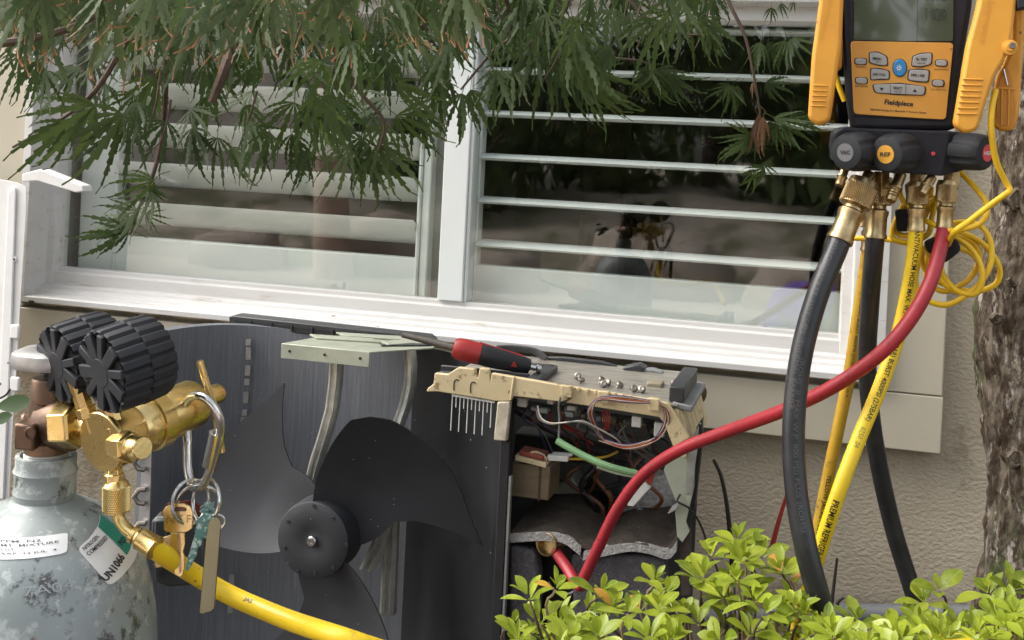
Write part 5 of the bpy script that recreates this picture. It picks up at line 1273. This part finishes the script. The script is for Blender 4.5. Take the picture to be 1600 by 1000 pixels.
for k in range(7):
    y = 122 + k * 9; x = 1504 - k * 1.6
    b = MB(); b.pprism([(x, y), (x + 32, y + 1), (x + 32, y + 3.5), (x, y + 2.5)], YM - .0612, .002); b.build('grip_rib', m_orange, h2, bevel=.0006)
b = MB(); tdir(b, 'Fieldpiece', 1545, -28, 1527, 66, 13, YM - .0606, .01); b.build('raised_brand', m_orange, h2, smooth=0)
b = MB(); tdir(b, 'ACCESS', 1504, 153, 1526, 155, 5, YM - .0606, 0); tdir(b, '5', 1509, 171, 1514, 172, 7, YM - .0606, 0); tdir(b, 'MINI', 1504, 181, 1519, 182, 3.4, YM - .0606, 0); b.build('raised_brand', m_orange, h2, smooth=0)

# ------------------------------------------------------------------ yellow sensor cable and its coil
def cable(name, label, pts, r=.0033, cat='cable'):
    b = MB(); b.tube(spline([W(*p) for p in pts], 8), r, 10); o = b.build(name, m_cable, smooth=60); return tag(o, label, cat)
cable('sensor_cable', 'yellow cable from the right clamp bending down towards the coil', [(1556, 140, YM - .045), (1550, 170, YM - .05), (1549, 205, YM - .05), (1556, 250, YM - .04), (1572, 285, YM - .03), (1578, 297, YM - .03), (1570, 304, YM - .03), (1545, 322, YM - .025), (1515, 345, YM - .02), (1492, 362, YM - .02), (1480, 385, YM + .03), (1472, 398, YM + .04)])
cable('sensor_cable', 'yellow cable leaving the valve block behind the red hose fitting', [(1492, 262, YM + .04), (1505, 274, YM + .04), (1525, 295, YM + .03), (1540, 315, YM + .02), (1542, 333, YM + .01), (1530, 350, YM + .01), (1505, 358, YM + .01), (1485, 360, YM + .01), (1462, 352, YM + .02), (1440, 342, YM + .03)])
cable('sensor_cable', 'thin yellow cable looping behind the bright yellow hose', [(1402, 292, YM + .05), (1410, 312, YM + .05), (1425, 330, YM + .05), (1450, 318, YM + .05), (1462, 310, YM + .05), (1456, 340, YM + .05), (1450, 365, YM + .05), (1425, 378, YM + .05), (1398, 374, YM + .05), (1394, 360, YM + .05), (1404, 335, YM + .05), (1412, 320, YM + .05), (1406, 345, YM + .055), (1400, 362, YM + .055), (1418, 368, YM + .05), (1436, 352, YM + .05), (1450, 326, YM + .055), (1455, 292, YM + .05)])
cable('sensor_cable', 'thin yellow cable running left behind the straight black hose', [(1330, 372, YM + .09), (1385, 374, YM + .08), (1415, 380, YM + .07), (1440, 388, YM + .05), (1452, 396, YM + .03)])
cable('sensor_cable', 'thin yellow cable end beside the left clamp', [(1306, 118, YM + .03), (1312, 138, YM + .03), (1320, 158, YM + .03)])
rnd = random.Random(11); cp = []
N = 5.2; K = int(N * 14)
for k in range(K + 1):
    a = 2 * math.pi * k / 14 + 2.6; turn = k / 14
    rx = 46 + 13 * math.sin(turn * 2.1) + rnd.uniform(-1.5, 1.5); ry = 47 + 13 * math.cos(turn * 1.7) + rnd.uniform(-1.5, 1.5)
    cp.append((1494 + 9 * math.sin(turn * 2.7) + rx * math.cos(a), 414 + 11 * math.cos(turn * 2.9) + ry * math.sin(a + .25 * math.sin(turn * 3)), YM + .075 - .007 * turn + .008 * math.sin(a + turn)))
coilc = cable('cable_coil', 'coiled bundle of yellow sensor cable hanging behind the red hose', cp, .0033, 'cable coil')
b = MB(); b.pprism([(1445, 380), (1462, 372), (1484, 367), (1497, 376), (1503, 391), (1490, 402), (1475, 413), (1460, 400), (1450, 394)], YM + .022, .03)
tag(b.build('hook_strap', m_velcro, bevel=.004), 'black hook-and-loop strap wrapped round the cable coil', 'strap')
b = MB(); b.pprism([(1399, 328), (1418, 327), (1424, 333), (1421, 362), (1402, 362)], YM + .035, .02); tag(b.build('hook_strap', m_velcro, bevel=.004), 'black strap between the straight black hose and yellow hose', 'strap')
b = MB(); b.pprism([(1414, 287), (1424, 286), (1428, 310), (1440, 325), (1420, 326)], YM + .055, .02); tag(b.build('hook_strap', m_velcro, bevel=.004), 'black strap tucked behind the yellow hose nut', 'strap')

# ------------------------------------------------------------------ tree trunk at the right edge
tree = thing('tree', 'tree with mossy rough bark at the right edge', 'tree', W(1600, 1120, -.52))
edge = [(1562, -120), (1556, 60), (1548, 205), (1549, 300), (1536, 400), (1525, 520), (1531, 620), (1545, 740), (1541, 850), (1521, 940), (1498, 1010), (1470, 1100), (1440, 1180)]
YT = -.50
b = MB(); rings = []
pe = spline([W(x, y, YT) for x, y in edge], 26)
NS = 72
for i, p in enumerate(pe):
    t_ = i / (len(pe) - 1); rr = .062 + .004 * math.sin(t_ * 9) + .05 * max(0, t_ - .8) * 2
    c = p + V(rr, .0, 0); ring_ = []
    for k in range(NS):
        a = 2 * math.pi * k / NS; d = V(math.cos(a), math.sin(a), 0)
        q = V(math.cos(a) * 2.2, math.sin(a) * 2.2, p.z * 9)
        n1 = noise.noise(q * 1.6) * .006 + noise.noise(V(q.x * 7, q.y * 7, p.z * 26)) * .0040 + abs(noise.noise(V(q.x * 14, q.y * 14, p.z * 50))) * .0055
        ring_.append(c + d * (rr + n1))
    rings.append(ring_)
b.loft(rings); trk = b.build('trunk', m_bark, tree, smooth=180)
for x, y, s_ in ((1594, 312, .013), (1586, 440, .008), (1590, 718, .011), (1560, 500, .006)):
    c = W(x, y, YT - .052); b = MB(); b.lathe(c + V(0, .012, 0), V(-.1, -1, .1), [(s_ * 1.5, 0), (s_ * 1.2, .008), (s_ * .95, .013), (s_ * .75, .0145), (s_ * .6, .012), (s_ * .1, .013)], 16, mod=lambda k, j: 1 + .12 * math.sin(k * 1.9)); b.build('knot', m_bark, trk)

# ================================================================== foliage
def lobe(b_v, b_f, b_a, ang, ln, rnd, n=14, w0=.105, droop=.5, curl=0.0):
    """one toothed, drooping lobe in the XZ plane (hanging to -Z)"""
    o = len(b_v); p = V(0, 0, 0); a = ang; bend = rnd.uniform(-.25, .35); yb = 0
    for k in range(n + 1):
        t = k / n
        shape = max(0.0, math.sin(math.pi * min(1, t * 1.05) ** .75)) if t < .78 else .30 * (1 - t) / .22 + .07
        w = ln * w0 * max(.035, shape if t < .78 else shape)
        tooth = 1.0 if k % 2 else .50
        d = V(math.sin(a), math.sin(yb), -math.cos(a)).normalized(); s_ = V(math.cos(a), 0, math.sin(a))
        fwd = d * (ln / n * (.75 if k % 2 else 0))
        b_v += [p + s_ * w * tooth + fwd + V(0, .10 * w, 0), p, p - s_ * w * tooth + fwd + V(0, .10 * w, 0)]
        tip = max(0, (t - .76) / .24) ** 1.2
        b_a += [tip] * 3
        p = p + d * (ln / n); a -= ang * droop / n + (curl * (t > .7)) / n * 3; yb += bend / n * 3 + .05 / n
    for k in range(n):
        i = o + k * 3
        b_f += [(i, i + 1, i + 4, i + 3), (i + 1, i + 2, i + 5, i + 4)]
def maple_leaf(seed, nl=7, spread=78, droop=.45, w0=.115):
    rnd = random.Random(seed); v, f, a = [], [], []
    for k in range(nl):
        u = (k - (nl - 1) / 2) / ((nl - 1) / 2)
        lobe(v, f, a, rad(spread * u + rnd.uniform(-6, 6)), (1 - .50 * abs(u) ** 1.6) * rnd.uniform(.9, 1.08), rnd, w0=w0 * rnd.uniform(.85, 1.15), droop=droop + rnd.uniform(-.1, .15), curl=rnd.uniform(-1.6, 1.6))
    # petiole
    o = len(v); pts = [V(0, 0, 0), V(rnd.uniform(-.1, .1), .03, .14), V(rnd.uniform(-.16, .16), .05, .30)]
    for p in pts: v += [p + V(.007, 0, 0), p + V(-.007, 0, 0)]; a += [.22, .22]
    f += [(o, o + 1, o + 3, o + 2), (o + 2, o + 3, o + 5, o + 4)]
    return v, f, a
VARS = [maple_leaf(100 + k, 7, (62, 74, 50, 80, 56, 66)[k], (.55, .45, .65, .5, .7, .4)[k], (.060, .052, .064, .050, .056, .060)[k]) for k in range(6)]
def leafmesh(name, v, f, a, m):
    me = bpy.data.meshes.new(name); me.from_pydata(v, [], f)
    at = me.attributes.new('tip', 'FLOAT', 'POINT'); at.data.foreach_set('value', a)
    me.materials.append(m); me.shade_smooth(); return me
MESH = [leafmesh('maple_leaf', *q, m_maple) for q in VARS]
MESHN = [leafmesh('maple_leaf_near', *q, m_mapleN) for q in VARS]
MESHD = leafmesh('maple_leaf_dry', *maple_leaf(300, 7, 30, .6, .07), m_dead)

maple = thing('maple_tree', 'lace-leaf maple branch with drooping green leaves across the top of the window', 'tree', P(300, 40, 1.4))
mo = Vector(maple['_o'])
def twig(pts, r0, r1, m=m_twig, par=maple):
    path = spline([W(*p) for p in pts], 6); n = len(path)
    b = MB(); b.tube(path, [lerp(r0, r1, k / (n - 1)) for k in range(n)], 7); b.build('branch', m, par); return path
TW = [
    ([(-60, 75, -1.2), (40, 62, -1.18), (130, 35, -1.15), (220, -30, -1.1)], .0042, .003),
    ([(380, -40, -.75), (365, 60, -.78), (350, 110, -.8), (330, 160, -.8)], .010, .005),
    ([(560, -30, -.9), (520, 60, -.85), (560, 140, -.8), (600, 190, -.78), (590, 240, -.76)], .004, .0015),
    ([(260, 90, -.8), (255, 200, -.72), (240, 270, -.7), (215, 330, -.68), (205, 368, -.68)], .004, .0016),
    ([(200, 60, -.9), (150, 140, -.88), (90, 190, -.86), (20, 230, -.86)], .004, .0015),
    ([(780, -40, -.6), (800, 50, -.55), (770, 80, -.55), (720, 140, -.55)], .004, .0015),
    ([(900, -40, -.5), (880, 20, -.5), (840, 60, -.5), (800, 80, -.5)], .004, .0014),
    ([(1120, -40, -.45), (1142, 10, -.45), (1165, 60, -.45), (1180, 130, -.45), (1188, 180, -.45)], .0032, .0012),
    ([(960, -40, -.5), (1000, 20, -.5), (1040, 50, -.5), (1100, 55, -.5)], .003, .0012),
    ([(840, 20, -.45), (900, 80, -.42), (1000, 95, -.42), (1010, 108, -.42)], .0028, .001),
    ([(640, -40, -.7), (660, 40, -.66), (690, 90, -.62), (700, 140, -.6)], .004, .0015),
    ([(60, -40, -1.0), (60, 20, -.98), (70, 70, -.97)], .004, .0015),
]
for a in TW: twig(*a)
rt = random.Random(8)
for k in range(34):         # fine twiglets between the leaves
    x = rt.uniform(0, 1100); y = rt.uniform(-30, tab(x, [(0, 120), (200, 230), (560, 250), (700, 150), (1100, 70)])); d = rt.uniform(-.9, -.5) if x < 650 else rt.uniform(-.6, -.42); sx = rt.choice((-1, 1))
    twig([(x - 30 * sx + rt.uniform(-15, 15), y - rt.uniform(60, 90), d), (x - 12 * sx, y - 35, d), (x, y, d), (x + sx * rt.uniform(5, 25), y + rt.uniform(15, 40), d)], .0016, .0006)
leaves = []     # (position, angle from down in the picture, size, yaw, tilt, variant)
def addleaf(px, py, y, ang, spx, yaw=None, pitch=None, var=None, rnd=random):
    sc = spx * S(px, py, y)
    leaves.append((W(px, py, y), ang, sc, rnd.uniform(-45, 45) if yaw is None else yaw, rnd.uniform(-35, 20) if pitch is None else pitch, rnd.randrange(6) if var is None else var, y))
rnd = random.Random(21)
# leaves that can be told apart along the lower fringe: px, py, depth, angle (0 down, + right), size px
FR = [(722, 146, -.55, -12, 100), (685, 150, -.55, -38, 92), (735, 140, -.56, 22, 80), (565, 215, -.76, 0, 112), (590, 225, -.76, 32, 116), (545, 230, -.77, -28, 100), (575, 250, -.76, 12, 92),
      (240, 282, -.70, -62, 92), (238, 300, -.70, -38, 96), (232, 292, -.70, 58, 42), (206, 352, -.68, -88, 104), (214, 330, -.68, -70, 86), (228, 335, -.68, 62, 48), (200, 364, -.68, -80, 92),
      (192, 178, -.88, -52, 150), (150, 165, -.88, -58, 150), (110, 190, -.86, -48, 130), (60, 95, -.97, -10, 95), (30, 85, -.97, -20, 90), (70, 110, -.97, 18, 85), (200, 190, -.86, -20, 130),
      (260, 190, -.76, -25, 100), (300, 200, -.8, 15, 100), (340, 215, -.8, -10, 95), (390, 190, -.8, 8, 115), (420, 205, -.8, -15, 100), (455, 210, -.78, 12, 95), (360, 230, -.8, 30, 80), (480, 235, -.78, -20, 80), (500, 200, -.76, 40, 110), (620, 180, -.74, 45, 110), (650, 170, -.72, 10, 100), (600, 195, -.76, -12, 100), (520, 150, -.78, 5, 115), (460, 160, -.8, -20, 120),
      (850, 80, -.55, -8, 125), (830, 75, -.56, -35, 115), (870, 90, -.54, 25, 120), (890, 100, -.54, 48, 140), (800, 110, -.55, -20, 100), (905, 115, -.5, 62, 120), (920, 130, -.5, 30, 100),
      (1012, 106, -.42, 10, 70), (1000, 108, -.42, 50, 95), (1020, 112, -.42, 68, 100), (1045, 118, -.42, 35, 70), (1010, 110, -.42, -25, 55), (1030, 110, -.42, -60, 60),
      (1080, 30, -.5, 5, 90), (1100, 28, -.5, 35, 85), (1060, 32, -.5, -20, 80), (1110, 40, -.5, 12, 70), (1045, 20, -.5, -42, 75), (985, 20, -.5, 25, 70), (960, 15, -.5, -5, 70), (1005, 30, -.5, -30, 70),
      (1188, 66, -.45, -15, 62), (1200, 66, -.45, 20, 58), (1235, 62, -.45, 28, 62), (1226, 64, -.45, -12, 58), (1196, 130, -.45, 70, 60), (1200, 128, -.45, 20, 32), (1145, 135, -.45, -40, 62), (1140, 134, -.45, 15, 52), (1152, 134, -.45, -10, 50),
      (1172, 212, -.45, -85, 70), (1176, 215, -.45, -60, 72), (1184, 205, -.45, -25, 50), (1210, 185, -.45, 80, 70), (1200, 190, -.45, 40, 60), (1195, 262, -.45, -50, 60), (1192, 255, -.45, 40, 36), (1180, 265, -.45, -20, 42), (1225, 190, -.45, 55, 70), (1252, 188, -.45, 75, 55), (1216, 196, -.45, 20, 55),
      (1205, 12, -.4, 0, 32), (1220, 5, -.4, 20, 30), (1240, 3, -.4, -10, 20)]
for q in FR: addleaf(*q, yaw=rnd.uniform(-30, 30), pitch=rnd.uniform(-25, 10), rnd=rnd)
YL = [(-80, 130), (0, 130), (60, 190), (120, 240), (200, 250), (300, 262), (400, 270), (500, 275), (560, 300), (620, 260), (680, 225), (760, 215), (850, 190), (950, 175), (1050, 135), (1120, 85), (1180, 30), (1260, 20)]
def ylow(x): return tab(x, YL)
n_t = 0
while n_t < 450:
    x = rnd.uniform(-80, 1150)
    if rnd.random() > tab(x, [(-80, 1), (700, 1), (800, .75), (950, .5), (1150, .28)]): continue
    spx = rnd.uniform(70, 130)
    lim = ylow(x) - spx * .95
    y = rnd.uniform(-150, lim) if rnd.random() < .42 else rnd.uniform(-150, min(lim, 55))
    dep = rnd.uniform(-1.0, -.45) if x < 650 else rnd.uniform(-.85, -.35)
    if y < 20 and x < 720 and rnd.random() < .44: dep = rnd.uniform(-1.25, -1.05); spx *= 1.2
    addleaf(x, y, dep, rnd.gauss(0, 26) + (-30 if x < 220 else 0), spx, rnd=rnd); n_t += 1
def leaf_matrix(p, ang, sc, yaw, pitch):
    base = Matrix((R, F, U)).transposed()      # leaf plane faces the viewer, hangs down the picture
    rot = Matrix.Rotation(rad(-ang), 3, 'Y') @ Matrix.Rotation(rad(pitch), 3, 'X') @ Matrix.Rotation(rad(yaw), 3, 'Z')
    return Matrix.Translation(p) @ (base @ rot).to_4x4() @ Matrix.Diagonal((sc, sc, sc, 1))
nfr = len(FR)
order = sorted(range(len(leaves)), key=lambda i: (0 if i < nfr else 1, -leaves[i][2] / (2.04 + leaves[i][6])))
st = MB()
for rank, i in enumerate(order):
    p, ang, sc, yaw, pitch, var, yd = leaves[i]
    mtx = leaf_matrix(p, ang, sc, yaw, pitch)
    if rank < 300:
        o = bpy.data.objects.new('leaf', (MESHN if yd < -1.0 else MESH)[var]); col.objects.link(o); o.parent = maple
        o.matrix_local = Matrix.Translation(-mo) @ mtx
    else:
        v, f, a = VARS[var]; st.add([mtx @ q for q in v], f, list(a))
tag(st.build('foliage', m_maple, maple, smooth=180, attr='tip', recalc=False), kind='stuff')
for (x, y, s_) in ((1186, 178, 68), (1192, 182, 60), (1182, 186, 50), (1176, 128, 26)):
    o = bpy.data.objects.new('dry_leaf', MESHD); col.objects.link(o); o.parent = maple
    o.matrix_local = Matrix.Translation(-mo) @ leaf_matrix(W(x, y, -.46), 0, s_ * S(x, y, -.46), rnd.uniform(-60, 60), 0)
    o['label'] = 'dried brown curled leaf'

# ------------------------------------------------------------------ lime green shrub
def shrub_leaf(seed, w=.23, fold=.10, bend=.35):
    rnd = random.Random(seed); v, f, a = [], [], []; n = 8
    for k in range(n + 1):
        t = k / n
        wd = w * (math.sin(math.pi * t ** 1.25) ** .8 if 0 < t < 1 else 0) + .012 * (1 - t)
        x = t - .06 * bend * t * t; z = bend * .35 * t * t * -1 + .06 * t
        v += [V(x, wd, z + fold * wd * 1.6), V(x, 0, z), V(x, -wd, z + fold * wd * 1.6)]; a += [0, 0, 0]
    for k in range(n):
        i = k * 3; f += [(i, i + 1, i + 4, i + 3), (i + 1, i + 2, i + 5, i + 4)]
    return v, f, a
SV = [shrub_leaf(k, (.22, .27, .18, .24)[k], (.25, .12, .35, .2)[k], (.3, .7, .1, .5)[k]) for k in range(4)]
SMESH = [leafmesh('shrub_leaf', *q, m_bushv) for q in SV]
m_bush_or = leafmat('old shrub leaf', (.50, .20, .05), (.55, .34, .05), trans=.3)
SOLD = leafmesh('shrub_leaf_old', *SV[1], m_bush_or)
shrub = thing('shrub', 'lime green leafy shrub filling the bottom right in front of the unit', 'shrub', V(W(1200, 990, -.72).x, -.72, 0))
so = Vector(shrub['_o'])
rnd = random.Random(77)
TOP = [(795, 925), (830, 905), (860, 895), (880, 925), (905, 930), (940, 900), (975, 900), (1000, 905), (1025, 880), (1045, 885), (1075, 870), (1100, 855), (1150, 832), (1190, 842), (1225, 862), (1250, 895), (1275, 945), (1320, 965), (1380, 965), (1440, 920), (1480, 918), (1510, 965), (1540, 930), (1570, 912), (1640, 920)]
whorls = []
m_pstem = mat('pale stem', (.30, .22, .12), .7)
FIX = [(828, 938, -.86, 66, -20), (868, 922, -.86, 56, 5), (845, 975, -.85, 66, -10), (937, 930, -.80, 66, 0), (958, 950, -.82, 60, 25), (1022, 912, -.70, 54, 0), (1040, 930, -.76, 44, 10), (1152, 850, -.62, 66, 0), (1112, 872, -.64, 62, -15), (1190, 872, -.64, 64, 15), (1090, 905, -.72, 56, 0), (1235, 905, -.68, 56, 10), (1468, 925, -.60, 60, -5), (1445, 945, -.60, 56, 10), (1545, 930, -.62, 66, -5), (1580, 925, -.62, 60, 10), (1395, 985, -.74, 58, 0), (1340, 975, -.76, 54, 0), (1290, 985, -.82, 52, -10), (1500, 985, -.68, 60, 0), (1030, 955, -.82, 66, 0), (980, 960, -.86, 62, 5), (1130, 935, -.78, 62, 0), (1180, 925, -.74, 62, 0), (890, 985, -.90, 60, 0), (1420, 975, -.7, 60, 0), (1570, 975, -.68, 62, 0), (1245, 955, -.80, 56, 0)]
for q in FIX: whorls.append(q)
while len(whorls) < 250:
    x = rnd.uniform(800, 1650); t_ = tab(x, TOP)
    y = t_ + 30 + (1120 - t_) * rnd.random() ** 1.15
    if 1262 < x < 1425 and y < 985: continue
    if x > 1425 and y < 955: continue
    if x < 905 and y < 975: continue
    if 893 < x < 1050 and y < 955: continue
    whorls.append((x, y, -.62 - .0016 * (y - 850) + rnd.uniform(-.08, .10), rnd.uniform(34, 68), rnd.gauss(0, 22)))
sl = []
for wi, (x, y, dep, spx, lean) in enumerate(whorls):
    c = W(x, y, dep); sc = spx * .77 * S(x, y, dep)
    up = (ZUP + R0 * math.tan(rad(lean)) + V(rnd.gauss(0, .2), rnd.gauss(-.25, .2), 0)).normalized()
    a_, u_, v_ = basis(up, V(rnd.gauss(0, 1), rnd.gauss(0, 1), .1)); n = rnd.randint(6, 9); ph = rnd.random() * 6.28
    for k in range(n):
        inner = k >= n - 3; az = ph + k * 2.4 + rnd.uniform(-.25, .25); el = rad(rnd.uniform(50, 72) if inner else rnd.uniform(2, 38))
        d = (u_ * math.cos(az) + v_ * math.sin(az)) * math.cos(el) + up * math.sin(el)
        s_ = sc * (rnd.uniform(.45, .7) if inner else rnd.uniform(.75, 1.1))
        z = (up - d * up.dot(d)).normalized(); yv = z.cross(d)
        m4 = Matrix((d, yv, z)).transposed().to_4x4()
        m4 = Matrix.Translation(c + d * .003 + up * (.004 if inner else 0)) @ m4 @ Matrix.Diagonal((s_, s_ * rnd.uniform(.85, 1.15), s_, 1))
        old = (rnd.random() < .035) and not inner
        sl.append((m4, rnd.randrange(4), old, s_ / (2.04 + dep) + (10 if wi < len(FIX) else 0)))
    # stem
    b = MB(); g_ = V(so.x + (c.x - so.x) * .75, so.y + (c.y - so.y) * .5 + .03, c.z - .16 - rnd.random() * .1)
    b.tube(spline([c, c - up * .04, g_], 4), [.0011 + .0012 * k / 8 for k in range(9)], 6)
    b.build('stem', m_twig if rnd.random() < .4 else m_pstem, shrub)
sl.sort(key=lambda q: -q[3]); sst = MB()
for k, (m4, var, old, _) in enumerate(sl):
    if k < 300:
        o = bpy.data.objects.new('leaf', SOLD if old else SMESH[var]); col.objects.link(o); o.parent = shrub
        o.matrix_local = Matrix.Translation(-so) @ m4
    else:
        v, f, a = SV[var]; sst.add([m4 @ q for q in v], f, list(a))
tag(sst.build('foliage', m_bush, shrub, smooth=180, attr='tip', recalc=False), kind='stuff')

# ------------------------------------------------------------------ small plants, twigs and bits
pl = thing('plant', 'two dark glossy leaves poking in at the far left edge', 'plant', P(-20, 700, .95))
me_d = leafmesh('dark_leaf', *shrub_leaf(9, .30, .05, .2), m_darkleaf)
po = Vector(pl['_o'])
for (x0, y0, x1, y1, wd) in ((-8, 636, 51, 626, 1), (-14, 660, 20, 648, 1.0), (-22, 604, 3, 600, 1.0)):
    a, c = P(x0, y0, .95), P(x1, y1, .94); d = c - a; s_ = d.length; d.normalize(); z = (camv(0, .35, 1) - d * camv(0, .35, 1).dot(d)).normalized(); yv = z.cross(d)
    o = bpy.data.objects.new('leaf', me_d); col.objects.link(o); o.parent = pl
    o.matrix_local = Matrix.Translation(a - po) @ Matrix((d, yv, z)).transposed().to_4x4() @ Matrix.Diagonal((s_, s_ * .62 * wd, s_, 1))
b = MB(); b.tube(spline([P(-30, 650, .95), P(-10, 628, .95), P(8, 618, .95), P(16, 608, .95)], 5), .0009, 6); b.build('stem', m_twigd, pl)
def stick(name, label, pts, r, m=m_twigd, cat='twig'):
    path = spline([W(*p) for p in pts], 6); n = len(path)
    b = MB(); b.tube(path, [r * (1 - .4 * k / n) for k in range(n)], 7); tag(b.build(name, m), label, cat)
stick('twig', 'dark bare stem standing against the wall right of the unit', [(1145, 900, -.2), (1141, 840, -.2), (1136, 790, -.2), (1127, 745, -.2), (1115, 718, -.2)], .0042)
stick('twig', 'thin dark twig between the two black hoses', [(1296, 985, -.35), (1300, 940, -.35), (1304, 905, -.35), (1308, 872, -.35)], .003)
stick('twig', 'short curved twig low beside the front black hose', [(1308, 945, -.35), (1312, 938, -.35), (1319, 934, -.35)], .0025)
stick('red_wire', 'thin red wire rising behind the shrub beside the front black hose', [(1205, 860, -.2), (1213, 828, -.2), (1221, 800, -.2), (1230, 772, -.2)], .0042, wm['red'], 'wire')
b = MB(); b.tube([W(1100, 968, -.03), W(1300, 958, -.03), W(1420, 960, -.03), W(1600, 962, -.03)], .016, 14)
tag(b.build('conduit', mat('grey conduit', (.16, .165, .17), .6)), 'grey conduit running along the foot of the wall', 'conduit')
# second yellow hose loop at the bottom of the shrub
b = MB(); b.tube(spline([W(1410, 1050, -.86), W(1450, 1014, -.87), W(1480, 1007, -.87), W(1510, 1012, -.87), W(1550, 1050, -.86)], 6), .010, 12)
tag(b.build('hose_loop', m_hosey), 'top of a yellow hose loop at the bottom edge in the shrub', 'hose')

for o in bpy.data.objects:
    if '_o' in o: del o['_o']
